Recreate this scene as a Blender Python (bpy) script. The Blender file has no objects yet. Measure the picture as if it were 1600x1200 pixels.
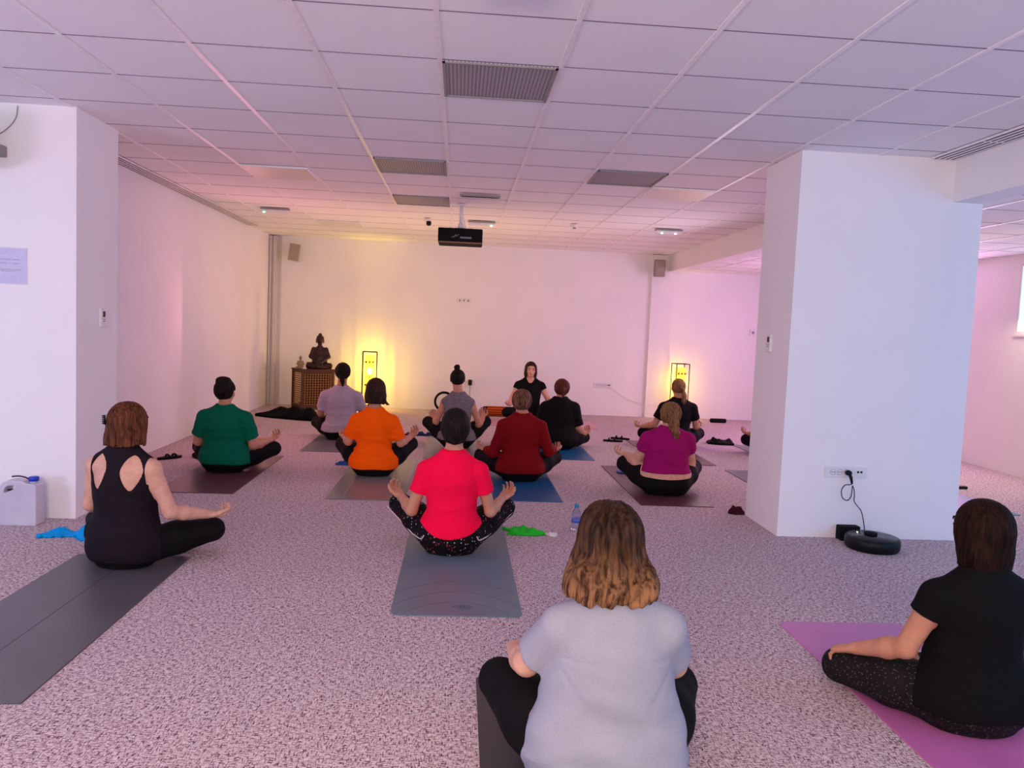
import bpy, bmesh, math, random
import numpy as np
from mathutils import Vector, Matrix
random.seed(7); np.random.seed(7)
C = bpy.context.scene.collection
S = bpy.context.scene
PI = math.pi

# ------------------------------------------------------------------ camera
CAM_Z = 1.40
cam = bpy.data.cameras.new('camera'); cam.sensor_width = 36; cam.lens = 1228.9/1600*36
cam.clip_start = 0.05; cam.clip_end = 200
camo = bpy.data.objects.new('camera', cam); C.objects.link(camo)
def cam_rot(p, y, r):
    cy, sy, cp, sp, cr, sr = math.cos(y), math.sin(y), math.cos(p), math.sin(p), math.cos(r), math.sin(r)
    f = np.array([sy*cp, cy*cp, sp]); rt = np.array([cy, -sy, 0]); dn = -np.cross(rt, f)
    return cr*rt + sr*dn, -sr*rt + cr*dn, f
_r, _d, _f = cam_rot(-0.07195, 0.06893, -0.04243)
camo.matrix_world = Matrix(((_r[0], -_d[0], -_f[0], 0), (_r[1], -_d[1], -_f[1], 0), (_r[2], -_d[2], -_f[2], CAM_Z), (0, 0, 0, 1)))
S.camera = camo

# ------------------------------------------------------------------ world, lights, exposure
S.view_settings.view_transform = 'Standard'; S.view_settings.look = 'None'
S.view_settings.gamma = 1; S.view_settings.use_curve_mapping = False
S.view_settings.exposure = -0.09
w = bpy.data.worlds.new('world'); S.world = w; w.use_nodes = True
w.node_tree.nodes['Background'].inputs[0].default_value = (0.20, 0.70, 1.0, 1)
w.node_tree.nodes['Background'].inputs[1].default_value = 1.05

def reparent(o, p): o.parent = p; return o
def area(name, loc, target, sx, sy, power, col):
    l = bpy.data.lights.new(name, 'AREA'); l.shape = 'RECTANGLE'; l.size = sx; l.size_y = sy
    l.energy = power; l.color = col
    o = bpy.data.objects.new(name, l); C.objects.link(o); o.location = loc
    o.rotation_euler = (Vector(target)-Vector(loc)).to_track_quat('-Z', 'Y').to_euler()
    return o
# daylight from the windows behind and beside the photographer, and added coloured fills that are no lamps of the studio
area('window_light_left', (-5.2, 0.6, 1.2), (0.5, 6.0, 1.4), 1.0, 0.8, 70, (0.86, 0.60, 1.0))
area('window_light_right', (5.6, 1.2, 1.3), (1.0, 6.0, 1.4), 1.8, 1.2, 38, (0.12, 0.25, 1.0))
area('added_fill_pink', (-0.3, -1.6, 1.9), (0.0, 9.0, 1.2), 2.5, 0.8, 168, (1.0, 0.68, 0.48))  # added unseen fill from behind the camera, warms everything facing it
area('window_light_far_right', (6.0, 10.0, 1.5), (-3.0, 9.0, 1.4), 2.4, 1.4, 68, (1.0, 0.52, 0.98))
area('window_light_side', (6.0, 7.6, 1.85), (4.6, 7.6, 0.2), 1.4, 0.7, 26, (1.0, 0.80, 0.55))
area('added_fill_mid', (3.1, 9.2, 1.6), (-3.0, 8.0, 1.5), 0.9, 0.6, 11, (1.0, 0.80, 0.92))  # added fill to brighten the left wall
area('added_fill_rear_left', (-2.7, 9.4, 1.4), (2.3, 5.7, 1.4), 1.0, 0.8, 14, (1.0, 0.30, 0.40))  # added fill to turn the pillar's left side pinker
area('added_fill_up_back', (-0.3, 9.9, 0.75), (-0.3, 10.6, 2.6), 3.0, 0.5, 23, (1.0, 0.64, 0.30))  # added upward fill that lifts the back of the room, no fixture there

# ------------------------------------------------------------------ materials
def srgb(r, g, b):
    f = lambda c: (c/255/12.92 if c/255 <= .04045 else ((c/255+.055)/1.055)**2.4)
    return (f(r), f(g), f(b), 1)
class NT:
    def __init__(s, name):
        s.m = bpy.data.materials.new(name); s.m.use_nodes = True; s.t = s.m.node_tree
        s.b = s.t.nodes['Principled BSDF']; s.b.inputs['Specular IOR Level'].default_value = 0.3
    def n(s, typ, **kw):
        x = s.t.nodes.new(typ)
        for k, v in kw.items():
            if k.startswith('i_'): x.inputs[int(k[2:])].default_value = v
            else: setattr(x, k, v)
        return x
    def l(s, a, b): s.t.links.new(a, b)
    def coord(s, scale=(1, 1, 1), kind='Object'):
        tc = s.n('ShaderNodeTexCoord'); mp = s.n('ShaderNodeMapping'); mp.inputs['Scale'].default_value = scale
        s.l(tc.outputs[kind], mp.inputs['Vector']); return mp.outputs[0]
    def noise(s, vec, scale, detail=3, rough=.5, dist=0):
        x = s.n('ShaderNodeTexNoise'); s.l(vec, x.inputs['Vector'])
        x.inputs['Scale'].default_value = scale; x.inputs['Detail'].default_value = detail
        x.inputs['Roughness'].default_value = rough; x.inputs['Distortion'].default_value = dist
        return x.outputs['Fac']
    def ramp(s, fac, stops):
        x = s.n('ShaderNodeValToRGB'); s.l(fac, x.inputs[0]); e = x.color_ramp.elements
        while len(e) < len(stops): e.new(.5)
        for el, (p, c) in zip(e, stops): el.position = p; el.color = c if len(c) == 4 else (*c, 1)
        return x.outputs[0]
    def math(s, op, a, b=None, c=None):
        x = s.n('ShaderNodeMath', operation=op)
        for i, v in enumerate((a, b, c)):
            if v is None: continue
            if isinstance(v, (int, float)): x.inputs[i].default_value = v
            else: s.l(v, x.inputs[i])
        return x.outputs[0]
    def mix(s, fac, a, b):
        x = s.n('ShaderNodeMix', data_type='RGBA')
        for i, v in ((0, fac), (6, a), (7, b)):
            if isinstance(v, (int, float, tuple)): x.inputs[i].default_value = v
            else: s.l(v, x.inputs[i])
        return x.outputs[2]
    def bump(s, h, strength=.3, dist=.002):
        x = s.n('ShaderNodeBump'); s.l(h, x.inputs['Height']); x.inputs['Strength'].default_value = strength
        x.inputs['Distance'].default_value = dist; s.l(x.outputs[0], s.b.inputs['Normal'])
    def color(s, c):
        if isinstance(c, tuple): s.b.inputs['Base Color'].default_value = c
        else: s.l(c, s.b.inputs['Base Color'])
def simple(name, col, rough=.6, spec=.3, metal=0, var=.06, scale=30, bump=0):
    n = NT(name); v = n.coord(); f = n.noise(v, scale)
    d = tuple(max(0, c*(1-var)) for c in col[:3])+(1,); u = tuple(min(1, c*(1+var)) for c in col[:3])+(1,)
    n.color(n.ramp(f, [(.3, d), (.7, u)])); n.b.inputs['Roughness'].default_value = rough
    n.b.inputs['Specular IOR Level'].default_value = spec; n.b.inputs['Metallic'].default_value = metal
    if bump: n.bump(f, bump)
    return n.m
def emis(name, col, strength):
    n = NT(name); n.b.inputs['Base Color'].default_value = col
    n.b.inputs['Emission Color'].default_value = col; n.b.inputs['Emission Strength'].default_value = strength
    return n.m
def fabric(name, col, rough=.85, weave=900, heather=.10, bump=.25, dots=None, sheen=0.0):
    n = NT(name); v = n.coord()
    a = n.noise(n.coord((1, 1, 3.5)), 130, 2); b = n.noise(v, 9, 3)
    d = tuple(c*(1-heather) for c in col[:3])+(1,); u = tuple(min(1, c*(1+heather)) for c in col[:3])+(1,)
    f = n.math('ADD', n.math('MULTIPLY', a, .6), n.math('MULTIPLY', b, .4))
    c = n.ramp(f, [(.35, d), (.65, u)])
    if dots:
        for (sc, th, dc, sm) in dots:
            vo = n.n('ShaderNodeTexVoronoi'); n.l(v, vo.inputs['Vector']); vo.inputs['Scale'].default_value = sc
            sel = n.math('LESS_THAN', vo.outputs['Distance'], th)
            wn = n.n('ShaderNodeSeparateColor'); n.l(vo.outputs['Color'], wn.inputs[0])
            pick = n.math('GREATER_THAN', wn.outputs[0], sm)
            c = n.mix(n.math('MULTIPLY', sel, pick), c, dc)
    n.color(c); n.b.inputs['Roughness'].default_value = rough; n.b.inputs['Specular IOR Level'].default_value = .12
    n.b.inputs['Sheen Weight'].default_value = sheen
    h = n.math('ADD', n.math('MULTIPLY', n.noise(v, 14, 4, .55, .6), 1.0), n.math('MULTIPLY', n.noise(v, weave, 1), .12))
    n.bump(h, bump, .012)
    return n.m
def hairmat(name, stops, zr=None, rough=.6, strand=120, spec=.08):
    """stops: dark, light tones; zr: (z0,z1,tip dark,tip light) fades to the tip tones from z1 down to z0 (dyed lengths)"""
    n = NT(name); v = n.coord((1, 1, .09)); a = n.noise(v, strand, 3, .55, .15); a2 = n.noise(n.coord((1, 1, .25)), 30, 2, .5, .5)
    f = n.math('ADD', n.math('MULTIPLY', a, .6), n.math('MULTIPLY', a2, .4))
    c = n.ramp(f, [(.40, stops[0]), (.62, stops[1])])
    if zr:
        t = n.ramp(f, [(.42, zr[2]), (.58, zr[3])])
        sx = n.n('ShaderNodeSeparateXYZ'); n.l(n.coord(), sx.inputs[0])
        mr = n.n('ShaderNodeMapRange'); n.l(n.math('ADD', sx.outputs[2], n.math('MULTIPLY', n.math('SUBTRACT', a2, .5), .16)), mr.inputs[0])
        mr.inputs[1].default_value = zr[0]; mr.inputs[2].default_value = zr[1]
        c = n.mix(mr.outputs[0], t, c)
    n.color(c); n.b.inputs['Roughness'].default_value = rough; n.b.inputs['Specular IOR Level'].default_value = spec
    n.bump(a, .5, .003)
    return n.m
def skinmat(name, col):
    n = NT(name); v = n.coord(); f = n.noise(v, 22, 4, .6)
    d = (col[0]*.93, col[1]*.86, col[2]*.84, 1); u = (min(1, col[0]*1.05), col[1]*1.06, col[2]*1.06, 1)
    n.color(n.ramp(f, [(.35, d), (.65, u)])); n.b.inputs['Roughness'].default_value = .55
    n.b.inputs['Subsurface Weight'].default_value = .12; n.b.inputs['Subsurface Radius'].default_value = (.012, .005, .003)
    n.bump(n.noise(v, 180, 2), .08, .002)
    return n.m

M = {}
def carpet():
    n = NT('tweed_carpet')
    def dash(sx, sy, seed, sc):
        tc = n.n('ShaderNodeTexCoord'); mp = n.n('ShaderNodeMapping'); mp.inputs['Scale'].default_value = (sx, sy, 1)
        mp.inputs['Location'].default_value = (seed, seed*.7, 0); n.l(tc.outputs['Object'], mp.inputs['Vector'])
        return n.noise(mp.outputs[0], sc, 2, .55, .15)
    a = dash(1, 4.6, 3.1, 46); b = dash(4.6, 1, 9.7, 40)
    f = n.math('MINIMUM', a, n.math('ADD', b, .02))
    fine = dash(1.2, 1.2, 1.3, 190)
    g = n.math('ADD', n.math('MULTIPLY', f, .72), n.math('MULTIPLY', fine, .28))
    c = n.ramp(g, [(.375, srgb(72, 38, 52)), (.428, srgb(146, 110, 123)), (.478, srgb(212, 192, 198)), (.58, srgb(238, 226, 228))])
    big = n.noise(n.coord(), 1.1, 3)
    c = n.mix(n.ramp(big, [(.3, (0, 0, 0, 1)), (.7, (.10, .10, .10, 1))]), c, srgb(150, 120, 135))
    n.color(c); n.b.inputs['Roughness'].default_value = .95; n.b.inputs['Specular IOR Level'].default_value = .05
    n.bump(g, .6, .006); return n.m
M['carpet'] = carpet()
def plaster(name, col):
    n = NT(name); v = n.coord(); f = n.noise(v, 2.5, 3)
    d = tuple(c*.97 for c in col[:3])+(1,)
    n.color(n.ramp(f, [(.3, d), (.7, col)])); n.b.inputs['Roughness'].default_value = .85
    n.b.inputs['Specular IOR Level'].default_value = .15
    n.bump(n.noise(v, 130, 3), .12, .002); return n.m
M['wall'] = plaster('painted_plaster', srgb(246, 240, 242))
M['tile'] = plaster('mineral_ceiling_tile', srgb(250, 246, 249))
M['bar'] = simple('white_ceiling_bar', srgb(246, 240, 244), .35, .5)
M['joint'] = simple('ceiling_joint_shadow_gap', srgb(120, 104, 116), .8)
M['dark_gap'] = simple('dark_slot', srgb(30, 26, 28), .9)
M['white_plastic'] = simple('white_plastic', srgb(232, 228, 230), .4, .5, var=.02)
M['grey_plastic'] = simple('grey_plastic', srgb(150, 142, 142), .5, .4, var=.03)
M['beige_plastic'] = simple('beige_plastic', srgb(196, 178, 160), .5, .4, var=.03)
M['black_plastic'] = simple('black_plastic', srgb(12, 12, 15), .45, .25, var=.1)
M['black_matte'] = simple('black_matte', srgb(12, 12, 15), .8, .2, var=.1)
M['metal'] = simple('brushed_metal', srgb(170, 165, 165), .35, .5, 1.0)
M['dark_metal'] = simple('dark_metal', srgb(50, 34, 22), .5, .5, .6)
M['cyl_trim'] = simple('pale_trim', srgb(214, 204, 206), .7)
def grille():
    n = NT('grille_diffuser'); v = n.coord()
    sx = n.n('ShaderNodeSeparateXYZ'); n.l(v, sx.inputs[0])
    f1 = n.math('FRACT', n.math('MULTIPLY', sx.outputs[0], 50)); f2 = n.math('FRACT', n.math('MULTIPLY', sx.outputs[1], 50))
    a = n.math('GREATER_THAN', f1, .35); b = n.math('GREATER_THAN', f2, .25)
    n.color(n.mix(n.math('MULTIPLY', a, b), srgb(120, 116, 122), srgb(176, 172, 178)))
    n.b.inputs['Roughness'].default_value = .5; n.bump(n.math('MULTIPLY', a, b), .5, .004); return n.m
M['grille'] = grille()
M['flat_panel'] = simple('satin_light_panel', srgb(232, 222, 214), .32, .5, var=.01)
M['green_led'] = emis('green_led', (.15, 1, .45, 1), 9)
M['white_led'] = emis('white_led', (.9, .95, 1, 1), 6)
def glassmat(name, col, rough=.02, ior=1.45):
    n = NT(name); n.b.inputs['Transmission Weight'].default_value = 1; n.b.inputs['Roughness'].default_value = rough
    n.b.inputs['IOR'].default_value = ior
    n.color(n.ramp(n.noise(n.coord(), 8, 2), [(.3, tuple(c*.97 for c in col[:3])+(1,)), (.7, col)])); return n.m
M['pane'] = emis('daylit_frosted_pane', (.60, .93, 1, 1), .95)

# ------------------------------------------------------------------ object helpers
def link_mesh(name, me, mat=None, parent=None, smooth=False):
    o = bpy.data.objects.new(name, me); C.objects.link(o)
    if mat is not None: me.materials.append(mat)
    if smooth: me.shade_smooth()
    if parent is not None: o.parent = parent
    return o
class MB:
    """collects shapes in a bmesh; link() makes ONE mesh object of them"""
    def __init__(s): s.bm = bmesh.new()
    def add(s, verts, faces, mi=0):
        vs = [s.bm.verts.new(v) for v in verts]
        for f in faces:
            try: q = s.bm.faces.new([vs[i] for i in f]); q.material_index = mi
            except ValueError: pass
        return vs
    def box(s, x0, x1, y0, y1, z0, z1, mi=0, bev=0):
        if bev:
            t = bmesh.new(); bmesh.ops.create_cube(t, size=1)
            for v in t.verts: v.co = ((x0+x1)/2+v.co.x*(x1-x0), (y0+y1)/2+v.co.y*(y1-y0), (z0+z1)/2+v.co.z*(z1-z0))
            bmesh.ops.bevel(t, geom=t.edges[:], offset=bev, segments=2, affect='EDGES', profile=.5)
            s.merge(t, mi); return s
        V = [(x0, y0, z0), (x1, y0, z0), (x1, y1, z0), (x0, y1, z0), (x0, y0, z1), (x1, y0, z1), (x1, y1, z1), (x0, y1, z1)]
        s.add(V, [(0, 3, 2, 1), (4, 5, 6, 7), (0, 1, 5, 4), (1, 2, 6, 5), (2, 3, 7, 6), (3, 0, 4, 7)], mi); return s
    def merge(s, t, mi=0, mat=None):
        m = {}
        for v in t.verts: m[v] = s.bm.verts.new(mat @ v.co if mat else v.co)
        for f in t.faces:
            q = s.bm.faces.new([m[v] for v in f.verts]); q.material_index = mi; q.smooth = f.smooth
        t.free()
    def lathe(s, prof, cx=0, cy=0, n=32, mi=0, axis='z', smooth=True):
        rings = []
        for r, z in prof:
            ring = []
            for i in range(n):
                a = 2*PI*i/n; p = (r*math.cos(a), r*math.sin(a), z)
                if axis == 'x': p = (p[2], p[0], p[1])
                if axis == 'y': p = (p[0], p[2], p[1])
                ring.append(s.bm.verts.new((p[0]+cx, p[1]+cy, p[2])))
            rings.append(ring)
        for a, b in zip(rings, rings[1:]):
            for i in range(n):
                q = s.bm.faces.new((a[i], a[(i+1) % n], b[(i+1) % n], b[i])); q.smooth = smooth; q.material_index = mi
        for ring in (rings[0], rings[-1]):
            try: q = s.bm.faces.new(ring); q.material_index = mi
            except ValueError: pass
        return s
    def tube(s, pts, r, n=8, mi=0, closed=False):
        P = [Vector(p) for p in pts]; rings = []; N = len(P); up = None
        for i, p in enumerate(P):
            if closed: t = (P[(i+1) % N]-P[i-1]).normalized()
            else: t = (P[min(i+1, N-1)]-P[max(i-1, 0)]).normalized()
            if up is None: up = Vector((0, 0, 1)) if abs(t.z) < .9 else Vector((1, 0, 0))
            u = t.cross(up).normalized(); v = u.cross(t); up = v
            rr = r[i] if isinstance(r, (list, tuple)) else r
            rings.append([s.bm.verts.new(p+u*rr*math.cos(2*PI*k/n)+v*rr*math.sin(2*PI*k/n)) for k in range(n)])
        pairs = list(zip(rings, rings[1:]))+([(rings[-1], rings[0])] if closed else [])
        for a, b in pairs:
            for k in range(n):
                q = s.bm.faces.new((a[k], a[(k+1) % n], b[(k+1) % n], b[k])); q.smooth = True; q.material_index = mi
        if not closed:
            for ring in (rings[0], rings[-1]):
                q = s.bm.faces.new(ring); q.material_index = mi
        return s
    def rrect(s, x0, x1, y0, y1, z0, z1, r, mi=0, seg=6):
        pts = []
        for cx, cy, a0 in ((x1-r, y1-r, 0), (x0+r, y1-r, 90), (x0+r, y0+r, 180), (x1-r, y0+r, 270)):
            for k in range(seg+1):
                a = math.radians(a0+90*k/seg); pts.append((cx+r*math.cos(a), cy+r*math.sin(a)))
        n = len(pts); b = .0015 if z1-z0 > .004 else 0
        V = [(x, y, z0) for x, y in pts]+[(x, y, z1-b) for x, y in pts]+[((x0+x1)/2+(x-(x0+x1)/2)*(1-2*b/(x1-x0)), (y0+y1)/2+(y-(y0+y1)/2)*(1-2*b/(y1-y0)), z1) for x, y in pts]
        F = [tuple(reversed(range(n))), tuple(range(2*n, 3*n))]
        for k in range(n):
            j = (k+1) % n; F += [(k, j, n+j, n+k), (n+k, n+j, 2*n+j, 2*n+k)]
        s.add(V, F, mi); return s
    def link(s, name, mats, parent=None, loc=None, rot=None):
        bmesh.ops.recalc_face_normals(s.bm, faces=s.bm.faces[:])
        me = bpy.data.meshes.new(name); s.bm.to_mesh(me); s.bm.free()
        o = bpy.data.objects.new(name, me); C.objects.link(o)
        for m in (mats if isinstance(mats, (list, tuple)) else [mats]): me.materials.append(m)
        if parent is not None: o.parent = parent
        if loc: o.location = loc
        if rot: o.rotation_euler = rot
        return o
def struct(o): o['kind'] = 'structure'; return o
def tag(o, label, cat, group=None):
    o['label'] = label; o['category'] = cat
    if group: o['group'] = group
    return o
def thing(name, label, cat, loc=(0, 0, 0), rz=0, group=None):
    o = bpy.data.objects.new(name, None); C.objects.link(o); o.empty_display_size = .05
    o.location = loc; o.rotation_euler = (0, 0, rz); return tag(o, label, cat, group)
def copy_tree(o, parent=None):
    c = o.copy(); C.objects.link(c); c.parent = parent
    for ch in [x for x in bpy.data.objects if x.parent == o]: copy_tree(ch, c)
    return c

# ------------------------------------------------------------------ the room
CE = 2.684; CR = 2.43; BACK = 12.9
FX0, FX1, FY0 = -6.5, 6.16, -3.0
struct(MB().box(FX0, FX1+.2, FY0, BACK+.2, -.1, 0).link('floor', M['carpet']))
struct(MB().box(FX0, 3.40, FY0, BACK+.2, CE+.012, CE+.1).link('ceiling', M['tile']))
struct(MB().box(3.62, FX1+.2, FY0, BACK+.2, CR+.012, CR+.1).link('ceiling', M['tile']))
mb = MB()                                                     # T-bars of the suspended ceiling
gx0, gy0 = -.1474, 3.3777
for i in range(-11, 6): mb.box(gx0+.6*i-.012, gx0+.6*i+.012, FY0, BACK, CE+.007, CE+.03)
for j in range(-10, 16):
    y = gy0+.6*j; mb.box(FX0, 3.40, y-.0035, y+.0035, CE+.0105, CE+.03, 1)
struct(mb.link('trim_ceiling_bars', [M['bar'], M['joint']]))
mb = MB()
for i in range(0, 5): mb.box(3.9+.6*i-.012, 3.9+.6*i+.012, FY0, BACK, CR+.007, CR+.03)
for j in range(-10, 16):
    y = gy0+.6*j; mb.box(3.62, FX1, y-.0035, y+.0035, CR+.0105, CR+.03, 1)
struct(mb.link('trim_ceiling_bars', [M['bar'], M['joint']]))
struct(MB().box(-3.25, -3.05, 5.98, BACK, 0, CE+.02).link('wall_left', M['wall']))
struct(MB().box(FX0, -2.515, 5.36, 5.98, 0, CE+.02).link('wall_left_front', M['wall']))
struct(MB().box(-3.25, 3.12, BACK, BACK+.2, 0, CE+.02).link('wall_back', M['wall']))
struct(MB().box(3.12, FX1+.2, BACK+.03, BACK+.2, 0, CE+.02).link('wall_alcove_back', M['wall']))
struct(MB().box(3.12, 3.50, BACK-.05, BACK+.02, 0, CE).link('wall_back_pilaster', M['wall']))
mb = MB().box(-3.05, -2.93, BACK-.13, BACK, 0, CE)
for x in (-3.02, -2.96): mb.box(x-.016, x+.016, BACK-.16, BACK-.12, 0, CE, bev=.008)
mb.box(-2.93, -2.88, BACK-.03, BACK, 0, CE)
struct(mb.link('trim_corner', M['cyl_trim']))
struct(MB().box(2.30, 3.62, 5.36, 5.98, 0, CE+.02).link('wall_pillar', M['wall']))
struct(MB().box(3.40, 3.62, FY0, 5.36, 2.40, CE+.02).link('trim_beam_near', M['wall']))
struct(MB().box(3.40, 3.62, 5.98, BACK-.05, 2.42, CE+.02).link('trim_beam_far', M['wall']))
# right wall with its window opening
WY0, WY1, WZ0, WZ1 = 5.6, 8.37, 1.56, 2.34
mb = MB().box(FX1, FX1+.2, WY1, BACK+.2, 0, CR+.02).box(FX1, FX1+.2, 4.6, WY1, 0, WZ0).box(FX1, FX1+.2, 4.6, WY1, WZ1, CR+.02).box(FX1, FX1+.2, 4.6, WY0, WZ0, WZ1)
struct(mb.link('wall_right', M['wall']))
mb = MB()
for a in ((WY0, WY0+.03, WZ0, WZ1), (WY1-.03, WY1, WZ0, WZ1), (WY0+.03, WY1-.03, WZ0, WZ0+.03), (WY0+.03, WY1-.03, WZ1-.03, WZ1), (6.97, 7.01, WZ0+.03, WZ1-.03)):
    mb.box(FX1-.008, FX1+.06, *a)
fr = struct(mb.link('window_1', M['white_plastic']))
MB().box(FX1+.002, FX1+.012, WY0+.03, WY1-.03, WZ0+.03, WZ1-.03).link('window_pane', M['pane'], fr)
MB().box(FX1-.02, FX1+.06, WY0-.03, WY1+.03, WZ0-.025, WZ0).link('window_sill', M['white_plastic'], fr)

# slot diffusers beside the left wall and the beam
def slots(name, label, x0, x1, y0, y1, seg=1.2):
    t = thing(name, label, 'air vent', (x0, y0, CE-.004))
    MB().box(0, x1-x0, 0, y1-y0, 0, .01).link('vent_frame', M['bar'], t)
    n = 4; p = (x1-x0)/n; mb = MB()
    for k in range(n):
        y = 0.0
        while y < y1-y0-.05:
            mb.box(p*k+p*.36, p*k+p*.60, y+.01, min(y+seg, y1-y0)-.01, -.0015, .004); y += seg
    o = mb.link('vent_slot', M['dark_gap'], t); o['kind'] = 'stuff'
slots('slot_vent', 'long narrow slotted air vent in the ceiling along the left wall', -3.045, -2.89, 5.99, 11.5)
slots('slot_vent', 'long narrow slotted air vent in the ceiling beside the beam at upper right', 3.2, 3.36, 3.6, 5.32)

# grille panels of the ceiling: one tile each
def cell(i, j): return gx0+.6*i, gy0+.6*j
def grille_panel(i, j, label):
    x, y = cell(i, j); t = thing('ceiling_light_panel', label, 'ceiling light', (x, y, CE), group=None)
    MB().box(.012, .588, .009, .591, .006, .03).link('grille', M['grille'], t)
    mb = MB().box(.012, .026, .01, .59, -.001, .01).box(.574, .588, .01, .59, -.001, .01).box(.012, .588, .01, .022, -.001, .01).box(.012, .588, .578, .59, -.001, .01)
    mb.link('panel_frame', M['grey_plastic'], t)
grille_panel(0, 1, 'largest and nearest grey ribbed light panel in the ceiling')
grille_panel(-1, 5, 'grey ribbed light panel in the middle of the ceiling, left of the projector line')
grille_panel(-1, 8, 'farthest grey ribbed light panel, in the ceiling just in front of the projector')
grille_panel(2, 5, 'grey ribbed light panel in the ceiling toward the right pillar')
def flat_panel(x, y, label):
    t = thing('flat_light_panel', label, 'ceiling light', (x, y, CE))
    MB().box(-.28, .28, -.28, .28, -.004, .011, bev=.002).link('diffuser', M['flat_panel'], t)
    MB().box(-.288, .288, -.288, -.28, -.003, .011).box(-.288, .288, .28, .288, -.003, .011).box(-.288, -.28, -.28, .28, -.003, .011).box(.28, .288, -.28, .28, -.003, .011).link('panel_frame', M['bar'], t)
flat_panel(gx0-.6*2.5, gy0+.6*6.5, 'smooth cream light panel in the ceiling near the left wall')
flat_panel(gx0-.6*2.5, gy0+.6*12.5, 'smooth cream light panel at the far end of the ceiling above the loudspeaker')
flat_panel(gx0+.6*3.5, gy0+.6*6.5, 'smooth cream light panel in the ceiling close to the right pillar')
def flat_grey(x, y, label):
    t = thing('ceiling_light_panel', label, 'ceiling light', (x, y, CE))
    MB().box(-.28, .28, -.28, .28, .0, .011).link('grille', M['grille'], t)
    MB().box(-.288, .288, -.288, -.28, -.003, .011).box(-.288, .288, .28, .288, -.003, .011).box(-.288, -.28, -.28, .28, -.003, .011).box(.28, .288, -.28, .28, -.003, .011).link('panel_frame', M['grey_plastic'], t)
flat_grey(gx0-.6*4.5, gy0+.6*1.5, 'grey ribbed light panel in the ceiling at the upper left edge, over the white wall')

def exit_light(x, y, label, led=-.12, both=False, led2=False):
    t = thing('emergency_light', label, 'emergency light', (x, y, CE), group=None)
    MB().box(-.17, .17, -.045, .045, -.012, 0, bev=.003).link('mounting_plate', M['grey_plastic'], t)
    MB().box(-.16, .16, -.035, .035, -.05, -.012, bev=.008).link('diffuser', M['white_plastic'], t)
    MB().lathe([(.0, -.056), (.012, -.054), (.014, -.048)], led, -.03, 12).link('green_lamp', M['green_led'], t)
    if led2: MB().lathe([(.0, -.056), (.012, -.054), (.014, -.048)], .08, -.03, 12).link('white_lamp', M['white_led'], t)
exit_light(-2.24, 9.63, 'white emergency light with green lamp on the ceiling near the left wall')
exit_light(.22, 9.85, 'white emergency light with green lamp on the ceiling behind the projector', .12)
exit_light(2.53, 9.7, 'white emergency light with green and white lamps on the ceiling at the right', -.09, led2=True)
t = thing('ceiling_bar_light', 'short dark linear fixture on the ceiling just above the projector', 'ceiling fixture', (.15, 7.87, CE))
MB().box(-.2, .2, -.03, .03, -.02, 0, bev=.004).link('fixture_body', M['grey_plastic'], t)
MB().box(-.18, .18, -.012, .012, -.024, -.018).link('light_slot', M['dark_gap'], t)
t = thing('emergency_light', 'lavender plastic fixture cut off by the top of the photo, above the nearest grille', 'emergency light', (.22, 3.02, CE))
MB().box(-.17, .1, -.06, .06, -.035, 0, bev=.006).link('diffuser', simple('lilac_plastic', srgb(150, 125, 200), .3, .5), t)
MB().box(-.18, .11, -.065, .065, -.006, 0).link('mounting_plate', M['grey_plastic'], t)
# small detectors
t = thing('security_camera', 'small white ceiling camera with dark lens left of the projector', 'camera', (-.45, 9.84, CE))
MB().lathe([(.045, 0), (.045, -.02), (.03, -.03)], n=20).link('camera_base', M['white_plastic'], t)
MB().lathe([(.0, -.085), (.022, -.08), (.032, -.06), (.03, -.03)], .02, 0, n=20).link('camera_lens', M['black_plastic'], t)
t = thing('smoke_detector', 'small round smoke detector on the ceiling right of the projector', 'smoke detector', (1.35, 9.67, CE))
MB().lathe([(.05, 0), (.048, -.02), (.025, -.035), (.0, -.037)], n=24).link('detector_body', M['white_plastic'], t)
MB().lathe([(.02, -.034), (.018, -.05), (0, -.052)], n=16).link('detector_sensor', M['grey_plastic'], t)

# projector on its ceiling pole
t = thing('projector', 'black projector hanging from the ceiling on a white pole', 'projector', (-.03, 8.55, CE-.35), 0)
pb_ = MB().box(-.235, .235, -.15, .15, -.072, .075, bev=.012).link('projector_body', M['black_matte'], t, rot=(math.radians(-4), 0, math.radians(-1)))
MB().box(-.225, .225, -.153, -.12, -.080, -.07, bev=.003).link('bottom_trim', simple('brown_trim', srgb(140, 105, 80), .5), t, rot=(math.radians(-4), 0, math.radians(-1)))
mb = MB()
for (x0, z0, x1, z1) in ((-.09, -.03, -.075, -.015), (-.075, -.015, -.062, -.032), (-.06, -.01, -.045, .003), (-.045, .003, -.03, -.012), (-.03, -.005, -.012, .008), (-.07, -.015, -.035, -.012)):
    mb.tube([(x0, -.152, z0), (x1, -.152, z1)], .0028, 6)
for k in range(9): mb.box(.0+.0135*k, .0+.0135*k+.010, -.153, -.150, -.034, -.016)
mb.link('logo', simple('logo_print', srgb(150, 150, 155), .5), pb_)
MB().lathe([(.02, .12), (.02, .34)], 0, 0, 16).link('ceiling_pole', M['white_plastic'], t)
MB().lathe([(.06, .335), (.06, .349), (.03, .349)], 0, 0, 24).link('ceiling_flange', M['white_plastic'], t)
mb = MB().lathe([(.028, .1), (.034, .12), (.028, .145)], 0, 0, 16)
for sx in (-1, 1):
    for sy in (-1, 1): mb.tube([(0, 0, .11), (sx*.07, sy*.05, .088), (sx*.12, sy*.09, .075 if sy > 0 else .09)], .006, 6)
mb.link('mount_bracket', M['white_plastic'], t)
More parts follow.
